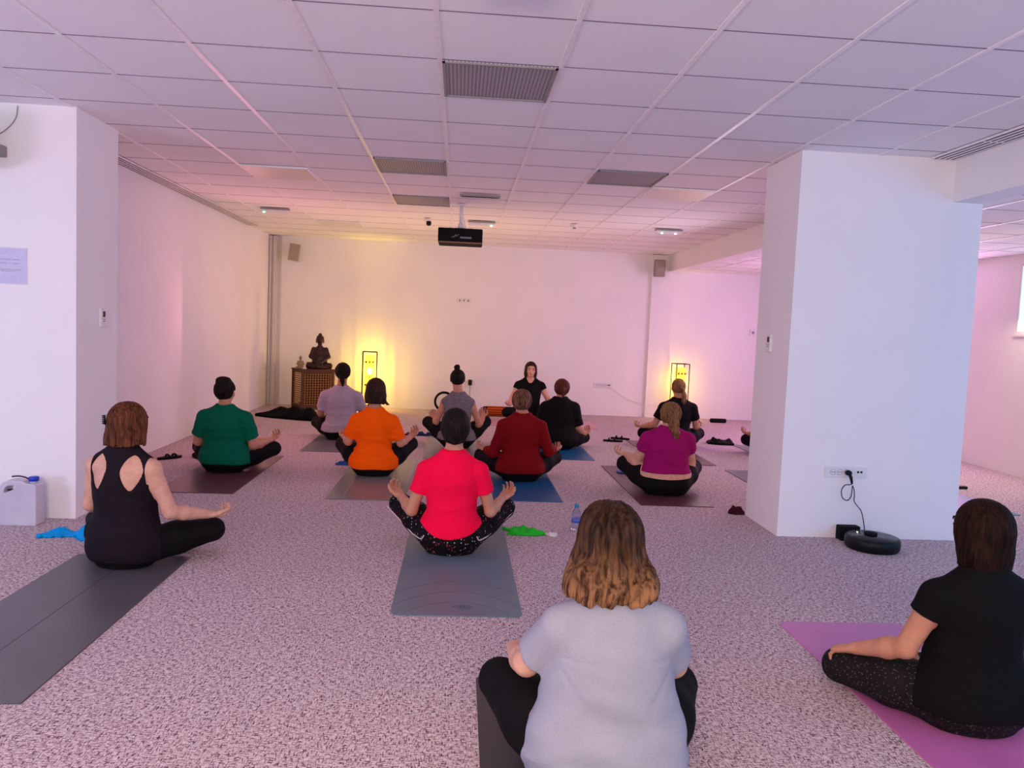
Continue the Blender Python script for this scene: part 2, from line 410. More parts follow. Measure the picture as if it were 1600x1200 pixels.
MB().tube([(.0, .02, .3), (.03, .05, .2), (.05, .1, .12), (.03, .12, .06)], .005, 6).link('cable', M['white_plastic'], t)

# loudspeakers on the back wall
def speaker(loc, rot, label, mat):
    t = thing('wall_speaker', label, 'loudspeaker', loc); t.rotation_euler = rot
    MB().box(-.085, .085, -.12, .0, -.135, .135, bev=.01).link('speaker_cabinet', mat, t)
    MB().box(-.075, .075, -.128, -.118, -.125, .125, bev=.004).link('speaker_grille', simple('speaker_cloth', srgb(165, 150, 140), .9, bump=.4, scale=900), t)
    MB().box(-.02, .02, -.01, .07, -.03, .03).link('wall_bracket', M['black_plastic'], t)
speaker((-2.66, 12.78, 2.44), (math.radians(6), math.radians(6), math.radians(12)), 'beige tilted wall speaker high in the left corner of the back wall', M['beige_plastic'])
speaker((3.2, 12.75, 2.455), (0, 0, math.radians(-4)), 'grey upright wall speaker below the beam at the right end', M['grey_plastic'])

# ------------------------------------------------------------------ wall fittings
def thermostat(loc, rz, label, s=1.0):
    t = thing('thermostat', label, 'thermostat', loc, rz)
    MB().box(-.042*s, .042*s, -.02, 0, -.065*s, .065*s, bev=.004).link('thermostat_case', M['white_plastic'], t)
    MB().box(-.014*s, .02*s, -.0215, -.019, .005*s, .045*s).link('thermostat_screen', M['black_plastic'], t)
    MB().box(-.016*s, .022*s, -.022, -.019, -.012*s, -.007*s).box(-.008*s, .016*s, -.022, -.019, -.028*s, -.02*s).link('thermostat_button', M['grey_plastic'], t)
thermostat((-2.515, 5.72, 1.345), PI/2, 'white thermostat with dark screen on the side of the left wall block')
thermostat((2.30, 5.70, 1.365), -PI/2, 'white thermostat with dark screen on the pink side of the pillar')
t = thing('thermostat', 'tiny white thermostat with grey screen on the lilac alcove wall', 'thermostat', (4.9, BACK+.03, 1.48))
MB().box(-.05, .05, -.02, 0, -.05, .05, bev=.004).link('thermostat_case', M['white_plastic'], t)
MB().box(-.02, .02, -.022, -.019, -.02, .02).link('thermostat_screen', M['grey_plastic'], t)

def sock_ring(mb, x, z, y=-.008, r=.02):
    mb.tube([(x+r*math.cos(2*PI*k/20), y, z+r*math.sin(2*PI*k/20)) for k in range(20)], .0018, 5, closed=True)
t = thing('wall_socket', 'white socket panel low on the front of the pillar with a black plug', 'socket', (2.77, 5.36, .475))
pl_ = MB().box(-.155, .155, -.009, 0, -.04, .04, bev=.003).link('socket_plate', M['white_plastic'], t)
mb = MB()
for x in (-.095, -.045, .005): sock_ring(mb, x, .0)
mb.link('socket_rim', M['grey_plastic'], t)
for x in (-.095, -.045):
    for d in (-.008, .008): MB().lathe([(.0035, -.011), (.0035, -.007)], x+d, 0, 8, axis='y').link('socket_hole', M['black_plastic'], pl_)
for x in (.088, .112): MB().box(x-.007, x+.007, -.0115, -.008, -.004, .01).link('data_port', M['black_plastic'], pl_)
t = thing('power_cable', 'thin black looped cable from the pillar socket down to the robot vacuum dock', 'cable', (2.775, 5.33, .475))
MB().lathe([(.018, -.022), (.02, .0), (.014, .022), (.008, .028)], 0, 0, 16, axis='y').link('plug', M['black_plastic'], t)
MB().tube([(0, -.015, 0), (.012, -.022, -.03), (.024, -.02, -.075)], [.011, .011, .007], 10).link('plug_sleeve', M['black_plastic'], t)
cab = [(.024, -.02, -.07), (.01, -.022, -.08), (-.025, -.018, -.085), (-.045, -.012, -.125), (-.035, -.012, -.175), (.0, -.014, -.195), (.025, -.016, -.165), (.028, -.018, -.10), (.032, -.015, -.09), (.05, -.005, -.12), (.057, -.002, -.16), (.058, -.002, -.20), (.085, .0, -.235), (.115, .0, -.27), (.135, .0, -.33), (.15, .0, -.40), (.155, .005, -.44)]
def smooth_path(P, n=5):
    P = [Vector(p) for p in P]; out = []
    for i in range(len(P)-1):
        p0, p1, p2, p3 = P[max(i-1, 0)], P[i], P[i+1], P[min(i+2, len(P)-1)]
        for k in range(n):
            u = k/n; out.append(.5*((2*p1)+(p2-p0)*u+(2*p0-5*p1+4*p2-p3)*u*u+(3*p1-p0-3*p2+p3)*u**3))
    return out+[P[-1]]
MB().tube(smooth_path(cab), .0032, 6).link('cord', M['black_plastic'], t)

t = thing('robot_vacuum', 'round black robot vacuum parked at the foot of the pillar', 'robot vacuum', (2.86, 5.10, 0), math.radians(10))
MB().lathe([(.165, .006), (.175, .014), (.178, .05), (.174, .074), (.166, .083), (.16, .084)], 0, 0, 56).link('vacuum_body', M['black_plastic'], t)
MB().lathe([(.158, .083), (.157, .0865), (.0, .0868)], 0, 0, 56).link('top_cover', simple('gloss_navy_black', srgb(24, 27, 36), .28, .4), t)
MB().lathe([(.042, .086), (.044, .098), (.04, .106), (.0, .107)], 0, .02, 32).link('sensor_turret', M['black_matte'], t)
for a_, b_ in ((-.155, -.05), (.05, .155)): MB().box(a_, b_, .02, .025, .0865, .0875).link('cover_seam', M['grey_plastic'], t)
MB().lathe([(.005, .087), (.004, .089)], -.045, .1, 10).link('status_light', M['white_led'], t)
MB().lathe([(.165, .0), (.165, .008)], 0, 0, 24).link('wheel_skirt', M['black_matte'], t)
t = thing('charging_dock', 'black charging dock against the pillar behind the robot vacuum', 'charging dock', (2.80, 5.31, 0))
MB().box(-.075, .075, -.02, .045, 0, .10, bev=.008).link('dock_body', M['black_matte'], t)
MB().box(-.075, .075, -.04, -.005, 0, .012, bev=.004).link('dock_base', M['black_plastic'], t)

t = thing('wall_socket', 'long white socket strip low on the back wall right of the teacher', 'socket', (2.40, BACK, .505))
pl_ = MB().box(-.155, .155, -.009, 0, -.04, .04, bev=.003).link('socket_plate', M['white_plastic'], t)
mb = MB()
for x in (-.09, -.045, .0, .045): sock_ring(mb, x, .0, r=.016)
mb.link('socket_rim', M['dark_gap'], t)
for x in (.09, .115): MB().box(x-.009, x+.009, -.0115, -.008, -.006, .012).link('data_port', M['black_plastic'], pl_)
o = MB().tube(smooth_path([(2.5, 12.885, .48), (2.62, 12.88, .42), (2.8, 12.88, .30), (3.0, 12.88, .24), (3.13, 12.84, .22), (3.3, 12.84, .215), (3.5, 12.84, .235)]), .004, 6).link('white_cable', M['white_plastic'])
tag(o, 'thin white cable sagging along the back wall from the socket strip', 'cable')
t = thing('wall_socket', 'row of three tiny white sockets in the middle of the back wall', 'socket', (.05, BACK, 1.80))
pl_ = MB().box(-.12, .12, -.008, 0, -.035, .035, bev=.003).link('socket_plate', M['white_plastic'], t)
for x in (-.07, .0, .07): MB().box(x-.008, x+.008, -.011, -.007, -.012, .012).link('socket_hole', M['dark_gap'], pl_)
t = thing('power_adapter', 'black power adapter plugged low on the back wall beside the topknot woman', 'adapter', (.2, BACK, .47))
MB().box(-.03, .03, -.06, 0, -.045, .045, bev=.006).link('adapter_block', M['black_plastic'], t)
MB().tube(smooth_path([(0, -.03, -.045), (.002, -.02, -.2), (.012, -.02, -.35), (.01, -.03, -.462), (-.05, -.05, -.464), (-.25, -.06, -.465)]), .004, 6).link('cord', M['black_plastic'], t)

# unit and notice on the left wall block
t = thing('wall_unit', 'grey wall-mounted unit with a thin hanging cable at the left edge', 'wall unit', (-3.06, 5.36, 2.385))
MB().box(-.10, .115, -.14, 0, -.035, .035, bev=.006).link('wall_arm', M['grey_plastic'], t)
MB().box(-.26, .07, -.46, -.14, -.14, .13, bev=.015).link('unit_body', M['white_plastic'], t)
mb = MB().tube(smooth_path([(-.1, -.015, .07), (.0, -.01, .08), (.1, -.01, .13), (.17, -.01, .21), (.185, -.01, .295)]), .003, 6)
mb.link('cable', M['grey_plastic'], t)
t = thing('notice', 'paper notice in a shiny plastic sleeve on the left white wall', 'notice', (-2.93, 5.36, 1.66))
ps_ = MB().box(-.12, .105, -.003, 0, -.115, .115).link('paper_sheet', simple('lilac_paper', srgb(205, 198, 240), .5, .3), t)
mb = MB().box(-.125, .11, -.006, -.0035, -.12, .12)
sl = NT('clear_sleeve'); sl.color((.95, .95, 1, 1)); sl.b.inputs['Alpha'].default_value = .22; sl.b.inputs['Roughness'].default_value = .08
sl.bump(sl.noise(sl.coord(), 14, 3, .5, 1.5), .9, .02)
mb.link('plastic_sleeve', sl.m, t)
ink = simple('ink', srgb(60, 55, 90), .6)
for z, segs in ((.04, ((-.1, .0), (.02, .06))), (.015, ((-.1, -.02), (.015, .055))), (-.025, ((-.1, .01), (.02, .07))), (-.035, ((-.06, .03),))):
    mb = MB()
    for a, b in segs:
        x = a
        while x < b: mb.box(x, min(x+.009, b), -.0045, -.003, z, z+.003); x += .012
    mb.link('printed_text', ink, ps_)

# jug
t = thing('plastic_jug', 'white plastic jug with blue cap on the floor at the left edge', 'jug', (-2.775, 5.20, 0))
jm = NT('milky_plastic'); jm.color(jm.ramp(jm.noise(jm.coord(), 6), [(.3, srgb(214, 208, 226)), (.7, srgb(232, 226, 238))])); jm.b.inputs['Roughness'].default_value = .35
jm.b.inputs['Transmission Weight'].default_value = .25; jm.b.inputs['Subsurface Weight'].default_value = .3
# outline in x,z with a handle hole, extruded in depth
out = [(-.115, .01), (-.11, 0), (.11, 0), (.115, .01), (.115, .255), (.10, .272), (.055, .275), (.03, .29), (-.03, .292), (-.08, .285), (-.105, .262), (-.115, .22)]
hole = [(-.085, .213), (-.065, .216), (-.035, .231), (-.012, .243), (-.008, .258), (-.02, .262), (-.06, .258), (-.078, .24)]
bm = bmesh.new()
from mathutils.geometry import tessellate_polygon
for y, in ((-.05,),):
    tri = tessellate_polygon([[Vector((x, 0, z)) for x, z in out], [Vector((x, 0, z)) for x, z in hole]])
    allp = out+hole
    fv = [bm.verts.new((x, -.055, z)) for x, z in allp]; bv = [bm.verts.new((x, .055, z)) for x, z in allp]
    for tr in tri:
        bm.faces.new([fv[i] for i in tr]); bm.faces.new([bv[i] for i in reversed(tr)])
    n1 = len(out); n2 = len(hole)
    for k in range(n1): j = (k+1) % n1; bm.faces.new((fv[k], fv[j], bv[j], bv[k]))
    for k in range(n2): j = (k+1) % n2; bm.faces.new((fv[n1+k], fv[n1+j], bv[n1+j], bv[n1+k]))
bmesh.ops.recalc_face_normals(bm, faces=bm.faces[:])
me = bpy.data.meshes.new('jug_body'); bm.to_mesh(me); bm.free()
jb = link_mesh('jug_body', me, jm.m, t)
bv_ = jb.modifiers.new('bevel', 'BEVEL'); bv_.width = .008; bv_.segments = 3; bv_.limit_method = 'ANGLE'
MB().lathe([(.026, .272), (.026, .285), (.0, .285)], .075, 0, 24).link('jug_neck', jm.m, t)
jc_ = MB().lathe([(.030, .284), (.031, .308), (.026, .312), (.0, .312)], .075, 0, 24).link('jug_cap', simple('blue_cap', srgb(20, 55, 190), .35, .5), t)
MB().tube(smooth_path([(-.05, -.02, .312), (-.01, -.02, .316), (.03, -.02, .31), (.05, -.01, .295)]), .005, 8).link('cap_strap', simple('dark_strap', srgb(80, 45, 70), .5), jc_)
MB().box(-.085, -.01, -.012, .012, .218, .224).link('handle_grip', M['black_plastic'], t)

# cloth-like crumpled things
def crumple(name, label, cat, loc, outline, height, mat, seed=1, nx=46, rz=0, thick=.006, fr=1.0):
    rs = np.random.RandomState(seed); P = np.array(outline, float); x0, y0 = P.min(0); x1, y1 = P.max(0)
    n = nx; m = max(8, int(nx*(y1-y0)/(x1-x0)))
    X, Y = np.meshgrid(np.linspace(x0, x1, n), np.linspace(y0, y1, m), indexing='ij')
    inside = np.zeros_like(X, bool); dist = np.full_like(X, 9.)
    for i in range(len(P)):
        a, b = P[i], P[(i+1) % len(P)]
        c = ((a[1] > Y) != (b[1] > Y)) & (X < (b[0]-a[0])*(Y-a[1])/(b[1]-a[1]+1e-12)+a[0]); inside ^= c
        t_ = np.clip(((X-a[0])*(b[0]-a[0])+(Y-a[1])*(b[1]-a[1]))/((b-a)@(b-a)), 0, 1)
        dist = np.minimum(dist, np.hypot(X-a[0]-t_*(b[0]-a[0]), Y-a[1]-t_*(b[1]-a[1])))
    sc = min(x1-x0, y1-y0); Z = np.zeros_like(X)
    for k in range(9):
        a = rs.uniform(0, PI); f = rs.uniform(3, 9)*fr/sc; ph = rs.uniform(0, 6)
        Z += (1-np.abs(np.sin((X*np.cos(a)+Y*np.sin(a))*f+ph+1.2*np.sin(X*f*.5+ph))))/9*1.6
    Z = (Z-Z.min())/(Z.max()-Z.min()); edge = np.clip(dist/(.25*sc), 0, 1)
    Z = thick+height*Z*(.25+.75*edge)
    idx = -np.ones(X.shape, int); V = []; F = []
    for i in range(n):
        for j in range(m):
            if inside[i, j]: idx[i, j] = len(V); V.append((X[i, j], Y[i, j], Z[i, j]))
    N = len(V); V += [(v[0], v[1], .001) for v in V]; ec = {}
    for i in range(n-1):
        for j in range(m-1):
            q = (idx[i, j], idx[i+1, j], idx[i+1, j+1], idx[i, j+1])
            if min(q) >= 0:
                F.append(q); F.append(tuple(N+k for k in reversed(q)))
                for a, b in zip(q, q[1:]+q[:1]): ec[(a, b)] = 1
    for (a, b) in list(ec):
        if (b, a) not in ec: F.append((b, a, N+a, N+b))
    me = bpy.data.meshes.new(name); me.from_pydata(V, [], F); me.update()
    o = link_mesh(name, me, mat, smooth=True); o.location = loc; o.rotation_euler = (0, 0, rz); tag(o, label, cat); return o
blue_f = fabric('turquoise_rubber', srgb(0, 150, 225), .5, bump=.1)
crumple('exercise_band', 'bright blue exercise band crumpled on the carpet near the jug', 'exercise band', (-2.23, 4.94, 0),
        [(-.30, -.08), (-.1, -.03), (.0, -.12), (.22, -.10), (.26, .12), (.12, .22), (.06, .06), (-.06, .05), (-.16, .08), (-.28, .03)], .10, blue_f, 3)
crumple('cloth', 'bright green crumpled cloth on the carpet right of the pink polo woman', 'cloth', (.48, 5.28, 0),
        [(-.12, -.07), (-.02, -.09), (.10, -.085), (.165, -.045), (.10, .01), (.09, .075), (-.03, .085), (-.15, .075), (-.09, .01)], .055, fabric('green_cloth', srgb(40, 190, 45), .7, bump=.1), 5)
crumple('tissue', 'small white crumpled tissue beside the green cloth', 'tissue', (.665, 5.22, 0),
        [(-.05, .05), (-.01, -.03), (.03, -.045), (.055, .02), (.03, .045), (.0, .01), (-.03, .055)], .035, fabric('white_tissue', srgb(235, 225, 230), .8, bump=.1), 8, 30)
crumple('blanket', 'black blanket heaped on the floor in front of the lattice cabinet', 'blanket', (-2.25, 11.22, 0),
        [(-.62, .03), (-.35, -.16), (.1, -.34), (.45, -.40), (.5, .1), (.3, .42), (-.1, .36), (-.35, .22)], .2, fabric('black_fleece', srgb(14, 14, 18), .95, bump=.3), 11, 60, fr=.8)
crumple('cloth', 'dark blue folded cloth on the carpet left of the topknot woman', 'cloth', (-.45, 9.85, 0),
        [(-.2, -.06), (.2, -.08), (.2, .07), (-.18, .08)], .05, fabric('navy_cloth', srgb(30, 42, 85), .9), 13, 30)
crumple('cloth', 'small blue cloth on the carpet left of the orange shirt woman', 'cloth', (-1.07, 7.66, 0),
        [(-.09, -.04), (.05, -.06), (.09, .02), (.0, .06), (-.08, .04)], .04, fabric('blue_cloth', srgb(45, 80, 150), .9), 14, 26)
crumple('bag', 'flat black bag lying on the carpet behind the ponytail woman', 'bag', (3.42, 9.95, 0),
        [(-.17, -.05), (-.05, -.12), (.16, -.12), (.18, .06), (.02, .03), (-.08, .14), (-.15, .08)], .09, fabric('black_nylon', srgb(14, 12, 16), .6), 15, 34, thick=.02)
crumple('sock', 'dark maroon sock lying at the left foot of the pillar', 'sock', (2.25, 6.03, 0),
        [(-.08, -.02), (-.03, -.05), (.05, -.05), (.045, .05), (-.04, .05)], .05, fabric('maroon_knit', srgb(60, 22, 34), .95), 16, 26, thick=.015)

# shoes and sandals
shoe_m = fabric('black_shoe', srgb(16, 12, 16), .7)
def sandal(loc, rz, label, group):
    t = thing('sandal', label, 'sandal', loc, rz, group)
    mb = MB(); pts = []
    for k in range(24):
        a = 2*PI*k/24; pts.append((.042*math.cos(a)*(1+.12*math.sin(a)), .125*math.sin(a)))
    n = len(pts); mb.add([(x, y, 0) for x, y in pts]+[(x, y, .022) for x, y in pts], [tuple(reversed(range(n))), tuple(range(n, 2*n))]+[(k, (k+1) % n, n+(k+1) % n, n+k) for k in range(n)])
    mb.link('sole', shoe_m, t)
    for y in (.05, -.02):
        MB().tube([(-.04, y, .018), (-.03, y, .034), (0, y, .042), (.03, y, .034), (.04, y, .018)], .009, 8).link('strap', shoe_m, t)
sandal((-2.74, 7.70, 0), math.radians(-40), 'left one of two black sandals on the carpet beside the left wall', 'sandals by the left wall')
sandal((-2.52, 7.82, 0), math.radians(-150), 'right one of two black sandals on the carpet beside the left wall', 'sandals by the left wall')
sandal((2.0, 9.85, 0), math.radians(80), 'left one of two black sandals behind the magenta shirt woman', 'sandals in the middle of the room')
sandal((2.14, 10.08, 0), math.radians(70), 'right one of two black sandals behind the magenta shirt woman', 'sandals in the middle of the room')
o = MB().tube([(-.13, 0, .035), (-.12, 0, .035), (.12, 0, .035), (.13, 0, .035)], [.025, .035, .035, .025], 14).link('foam_roller', M['black_matte'], loc=(4.22, 12.4, 0))
tag(o, 'small black roller on the floor of the lilac alcove', 'roller')
t = thing('balance_disc', 'round light blue rubber disc on the maroon mat of the magenta shirt woman', 'disc', (1.70, 7.66, .006))
MB().lathe([(.085, 0), (.095, .008), (.09, .018), (.03, .024), (0, .024)], 0, 0, 32).link('disc_body', simple('blue_rubber', srgb(60, 105, 185), .4), t)
MB().lathe([(.06, .0215), (.062, .025), (.057, .0235)], 0, 0, 32).link('disc_ring', simple('pale_blue_rubber', srgb(90, 135, 200), .4), t)
o = MB().box(-.06, .06, -.03, .03, 0, .03, bev=.01).link('phone', M['black_plastic'], loc=(4.98, 7.35, 0))
tag(o, 'small black phone on the carpet right of the pillar', 'phone')

# bottle
t = thing('water_bottle', 'clear plastic water bottle with blue cap behind the wavy-haired head', 'bottle', (.865, 5.40, 0))
MB().lathe([(.0, .002), (.028, .002), (.032, .01), (.031, .04), (.033, .045), (.031, .05), (.033, .085), (.032, .10), (.026, .13), (.014, .152), (.0125, .165)], 0, 0, 28).link('bottle_body', glassmat('bottle_plastic', (.72, .80, .98, 1), .05, 1.3), t)
MB().lathe([(.0335, .055), (.0338, .085)], 0, 0, 28).link('bottle_label', simple('blue_label', srgb(90, 105, 200), .4), t)
MB().lathe([(.015, .160), (.0155, .180), (.012, .183), (0, .183)], 0, 0, 20).link('bottle_cap', simple('light_blue_cap', srgb(50, 130, 190), .4), t)

# ------------------------------------------------------------------ lamps
paper = NT('yellow_lamp_paper'); paper.color(srgb(255, 205, 60)); paper.b.inputs['Roughness'].default_value = .8
paper.b.inputs['Emission Color'].default_value = (1, .62, .06, 1); paper.b.inputs['Emission Strength'].default_value = .8
paper.b.inputs['Alpha'].default_value = .35
bulb_m = emis('lit_bulb', (1, .78, .30, 1), 60)
def floor_lamp(loc, rz, label, power, s=1):
    t = thing('floor_lamp', label, 'lamp', loc, rz)
    w, h = .11, .925; mb = MB()
    for sx in (-1, 1):
        for sy in (-1, 1): mb.box(sx*w-.006, sx*w+.006, sy*w-.006, sy*w+.006, 0, h)
    for z in (.06, h-.006):
        for k in (-1, 1):
            mb.box(-w, w, k*w-.006, k*w+.006, z-.006, z+.006); mb.box(k*w-.006, k*w+.006, -w, w, z-.006, z+.006)
    mb.link('lamp_frame', M['dark_metal'], t)
    mb = MB().box(-.07, .07, -.07, -.069, .10, .86).box(-.07, .07, .069, .07, .10, .86).box(-.07, -.069, -.07, .07, .10, .86).box(.069, .07, -.07, .07, .10, .86)
    sh_ = mb.link('paper_shade', paper.m, t)
    for z, r in ((.76, .03), (.40, .03)):
        mb = MB()                                            # dark leaf-like motifs strung on the shade
        for x in (-.055, 0, .055):
            pts = [(x+r*.75*math.cos(a)*(1 if i % 2 else .45), -.074, z+r*math.sin(a)*(1 if i % 2 else .45)) for i, a in enumerate([PI*k/4 for k in range(8)])]
            mb.add([(p[0], -.0745, p[2]) for p in pts]+[(p[0], -.0725, p[2]) for p in pts], [tuple(range(8)), tuple(range(15, 7, -1))]+[(i, (i+1) % 8, 8+(i+1) % 8, 8+i) for i in range(8)])
        mb.tube([(-.1, -.074, z), (.1, -.074, z)], .002, 5)
        mb.link('leaf_motif', M['dark_metal'], sh_)
    MB().lathe([(.09, 0), (.09, .012), (.02, .02), (.012, .03), (.012, .52), (.02, .53), (.02, .56)], 0, 0, 20).link('lamp_holder', M['dark_metal'], t)
    MB().lathe([(.0, .66), (.02, .655), (.033, .635), (.035, .61), (.025, .58), (.017, .56)], 0, 0, 20).link('light_bulb', bulb_m, t)
    l = bpy.data.lights.new('lamp_bulb_light', 'POINT'); l.energy = power; l.color = (1, .74, .04); l.shadow_soft_size = .04
    lo = bpy.data.objects.new('lamp_bulb_light', l); C.objects.link(lo); lo.parent = t; lo.location = (0, -.0, .61)
    # the bulb itself must not trap its light
    return t
floor_lamp((-1.40, 12.55, 0), math.radians(4), 'lit yellow paper floor lamp beside the lattice cabinet', 290)
floor_lamp((3.64, 12.70, 0), math.radians(6), 'lit yellow paper floor lamp in the alcove behind the ponytail woman', 90)

# ------------------------------------------------------------------ lattice cabinet and what stands on it
wood = NT('golden_wood'); v = wood.coord((1, 1, 8)); wood.color(wood.ramp(wood.noise(v, 12, 3, .6, .8), [(.3, srgb(120, 78, 38)), (.7, srgb(168, 118, 62))])); wood.b.inputs['Roughness'].default_value = .5
wood_d = simple('dark_wood', srgb(84, 48, 24), .5)
CAB = (-2.25, 12.40); CR_ = math.radians(32)
t = thing('lattice_cabinet', 'wooden lattice storage cabinet in the left back corner', 'cabinet', (CAB[0], CAB[1], 0), CR_)
hw, hd, ch = .24, .2, .61
mb = MB()
for sx in (-1, 1):
    for sy in (-1, 1): mb.box(sx*hw-.02, sx*hw+.02, sy*hd-.02, sy*hd+.02, 0, ch)
for z in (.06, ch-.02):
    for k in (-1, 1):
        mb.box(-hw, hw, k*hd-.015, k*hd+.015, z-.02, z+.02); mb.box(k*hw-.015, k*hw+.015, -hd, hd, z-.02, z+.02)
mb.link('cabinet_frame', wood_d, t)
MB().box(-hw-.03, hw+.03, -hd-.03, hd+.03, ch, ch+.02, bev=.004).link('cabinet_top', wood_d, t)
mb = MB()
for k in range(11): x = -hw+.03+k*(2*hw-.06)/10; mb.box(x-.0055, x+.0055, -hd-.012, -hd-.004, .08, ch-.04)
for k in range(13): z = .09+k*(ch-.15)/12; mb.box(-hw+.02, hw-.02, -hd-.004, -hd+.004, z-.0055, z+.0055)
mb.link('front_lattice', wood.m, t)
mb = MB()
for k in range(15): z = .09+k*(ch-.15)/14; mb.box(-hw-.006, -hw+.004, -hd+.02, hd-.02, z-.011, z+.011)
mb.link('side_slats', wood.m, t)
mb = MB()
for k in range(15): z = .09+k*(ch-.15)/14; mb.box(hw-.004, hw+.006, -hd+.02, hd-.02, z-.011, z+.011)
mb.link('side_slats', wood.m, t)
MB().box(-hw+.02, hw-.02, -hd+.05, -hd+.055, .07, ch-.04).link('interior_shade_sheet', simple('interior_shade', srgb(60, 34, 22), .9), t)  # dark sheet painted as the shade inside, behind the lattice holes

# ------------------------------------------------------------------ implicit surfaces: smooth unions of tapered limbs, meshed by surface nets
def A(*v): return np.array(v, float)
class Field:
    def __init__(s, lo, hi, h):
        s.h = h; s.lo = np.array(lo, float); s.n = np.ceil((np.array(hi, float)-s.lo)/h).astype(int)+1
        s.D = np.full(s.n, 1.0, np.float32)
        s.ax = [(s.lo[i]+h*np.arange(s.n[i])).astype(np.float32) for i in range(3)]
    def win(s, lo, hi):
        sl = []
        for i in range(3):
            a = int(max(0, math.floor((lo[i]-s.lo[i])/s.h))); b = int(min(s.n[i], math.ceil((hi[i]-s.lo[i])/s.h)+1))
            if b <= a: return None
            sl.append(slice(a, b))
        sl = tuple(sl)
        return sl, s.ax[0][sl[0]][:, None, None], s.ax[1][sl[1]][None, :, None], s.ax[2][sl[2]][None, None, :]
    def join(s, sl, d, k, op='u'):
        D = s.D[sl]
        if op == 'u':
            if k > 0:
                h = np.maximum(k-np.abs(D-d), 0)/k; s.D[sl] = np.minimum(D, d)-h*h*k*.25
            else: s.D[sl] = np.minimum(D, d)
        else:                                    # carve d away
            if k > 0:
                h = np.maximum(k-np.abs(D+d), 0)/k; s.D[sl] = np.maximum(D, -d)+h*h*k*.25
            else: s.D[sl] = np.maximum(D, -d)
    def cone(s, a, b, ra, rb, k=.02, op='u', cut=None, sq=None):
        a = A(*a); b = A(*b); m = max(ra, rb)*1.35+k+2*s.h
        w = s.win(np.minimum(a, b)-m, np.maximum(a, b)+m)
        if w is None: return
        sl, X, Y, Z = w; ab = b-a; L = float(ab@ab)+1e-12
        px, py, pz = X-a[0], Y-a[1], Z-a[2]
        t = np.clip((px*ab[0]+py*ab[1]+pz*ab[2])/L, 0, 1)
        dx, dy, dz = px-t*ab[0], py-t*ab[1], pz-t*ab[2]
        if sq is not None:                       # squash along a unit axis: flatter cross section
            ax, f = sq; q = dx*ax[0]+dy*ax[1]+dz*ax[2]; e = 1/f-1
            dx = dx+e*q*ax[0]; dy = dy+e*q*ax[1]; dz = dz+e*q*ax[2]
        d = np.sqrt(dx*dx+dy*dy+dz*dz)-(ra+(rb-ra)*t)
        if sq is not None: d = d*(.5+.5*sq[1])
        if cut is not None:                      # list of (point, outward normal)
            for p, n in cut: d = np.maximum(d, (X-p[0])*n[0]+(Y-p[1])*n[1]+(Z-p[2])*n[2])
        s.join(sl, d.astype(np.float32), k, op)
    def chain(s, pts, rs, k=.01, **kw):
        for i in range(len(pts)-1): s.cone(pts[i], pts[i+1], rs[i], rs[i+1], k, **kw)
    def ell(s, c, r, k=.02, op='u', rz=0, rx=0):
        c = A(*c); r = A(*r); m = max(r)*1.05+k+2*s.h
        w = s.win(c-m, c+m)
        if w is None: return
        sl, X, Y, Z = w; x, y, z = X-c[0], Y-c[1], Z-c[2]
        if rz: cr, sr = math.cos(rz), math.sin(rz); x, y = cr*x+sr*y, -sr*x+cr*y
        if rx: cr, sr = math.cos(rx), math.sin(rx); y, z = cr*y+sr*z, -sr*y+cr*z
        k0 = np.sqrt((x/r[0])**2+(y/r[1])**2+(z/r[2])**2)+1e-6; k1 = np.sqrt((x/r[0]**2)**2+(y/r[1]**2)**2+(z/r[2]**2)**2)+1e-6
        s.join(sl, (k0*(k0-1)/k1).astype(np.float32), k, op)
    def loft(s, zs, hx, hy, cx, cy, k=.02, op='u', inf=0, flat=(False, False), rz=0, c0=(0, 0), pw=2.0, warp=None, cutf=None):
        """stack of ellipses by height; rz turns it about c0"""
        zs = np.array(zs, float); m = max(max(hx), max(hy))+inf+k+.05
        cxm, cym = np.mean(cx), np.mean(cy); sp = max(np.ptp(cx), np.ptp(cy))
        w = s.win((cxm-m-sp, cym-m-sp, zs[0]-inf-k-3*s.h), (cxm+m+sp, cym+m+sp, zs[-1]+inf+k+3*s.h))
        if w is None: return
        sl, X, Y, Z = w
        if rz:
            cr, sr = math.cos(rz), math.sin(rz); x = X-c0[0]; y = Y-c0[1]; X, Y = cr*x+sr*y+c0[0], -sr*x+cr*y+c0[1]
        zc = np.clip(Z[0, 0], zs[0], zs[-1])
        def ip(v):
            v = np.array(v, float)
            # smooth (cosine-eased) interpolation
            i = np.clip(np.searchsorted(zs, zc, side='right')-1, 0, len(zs)-2); u = (zc-zs[i])/(zs[i+1]-zs[i])
            m_ = np.gradient(v, zs); hh = zs[i+1]-zs[i]
            return ((2*u**3-3*u**2+1)*v[i]+(u**3-2*u**2+u)*hh*m_[i]+(-2*u**3+3*u**2)*v[i+1]+(u**3-u**2)*hh*m_[i+1])[None, None, :]
        rx = np.maximum(ip(hx)+inf, .004); ry = np.maximum(ip(hy)+inf, .004); x = X-ip(cx); y = Y-ip(cy)
        if pw == 2: k0 = np.sqrt((x/rx)**2+(y/ry)**2)+1e-6
        else: k0 = ((np.abs(x)/rx)**pw+(np.abs(y)/ry)**pw)**(1/pw)+1e-6
        k1 = np.sqrt((x/rx**2)**2+(y/ry**2)**2)+1e-6
        d2 = np.where(k0 > .05, k0*(k0-1)/k1, -np.minimum(rx, ry)) if pw == 2 else (k0-1)*np.minimum(rx, ry)
        if warp is not None: d2 = d2+warp(X, Y, Z)
        dz = np.maximum(zs[0]-(0 if flat[0] else inf)-Z, Z-zs[-1]-(0 if flat[1] else inf))
        d = np.maximum(d2, dz)
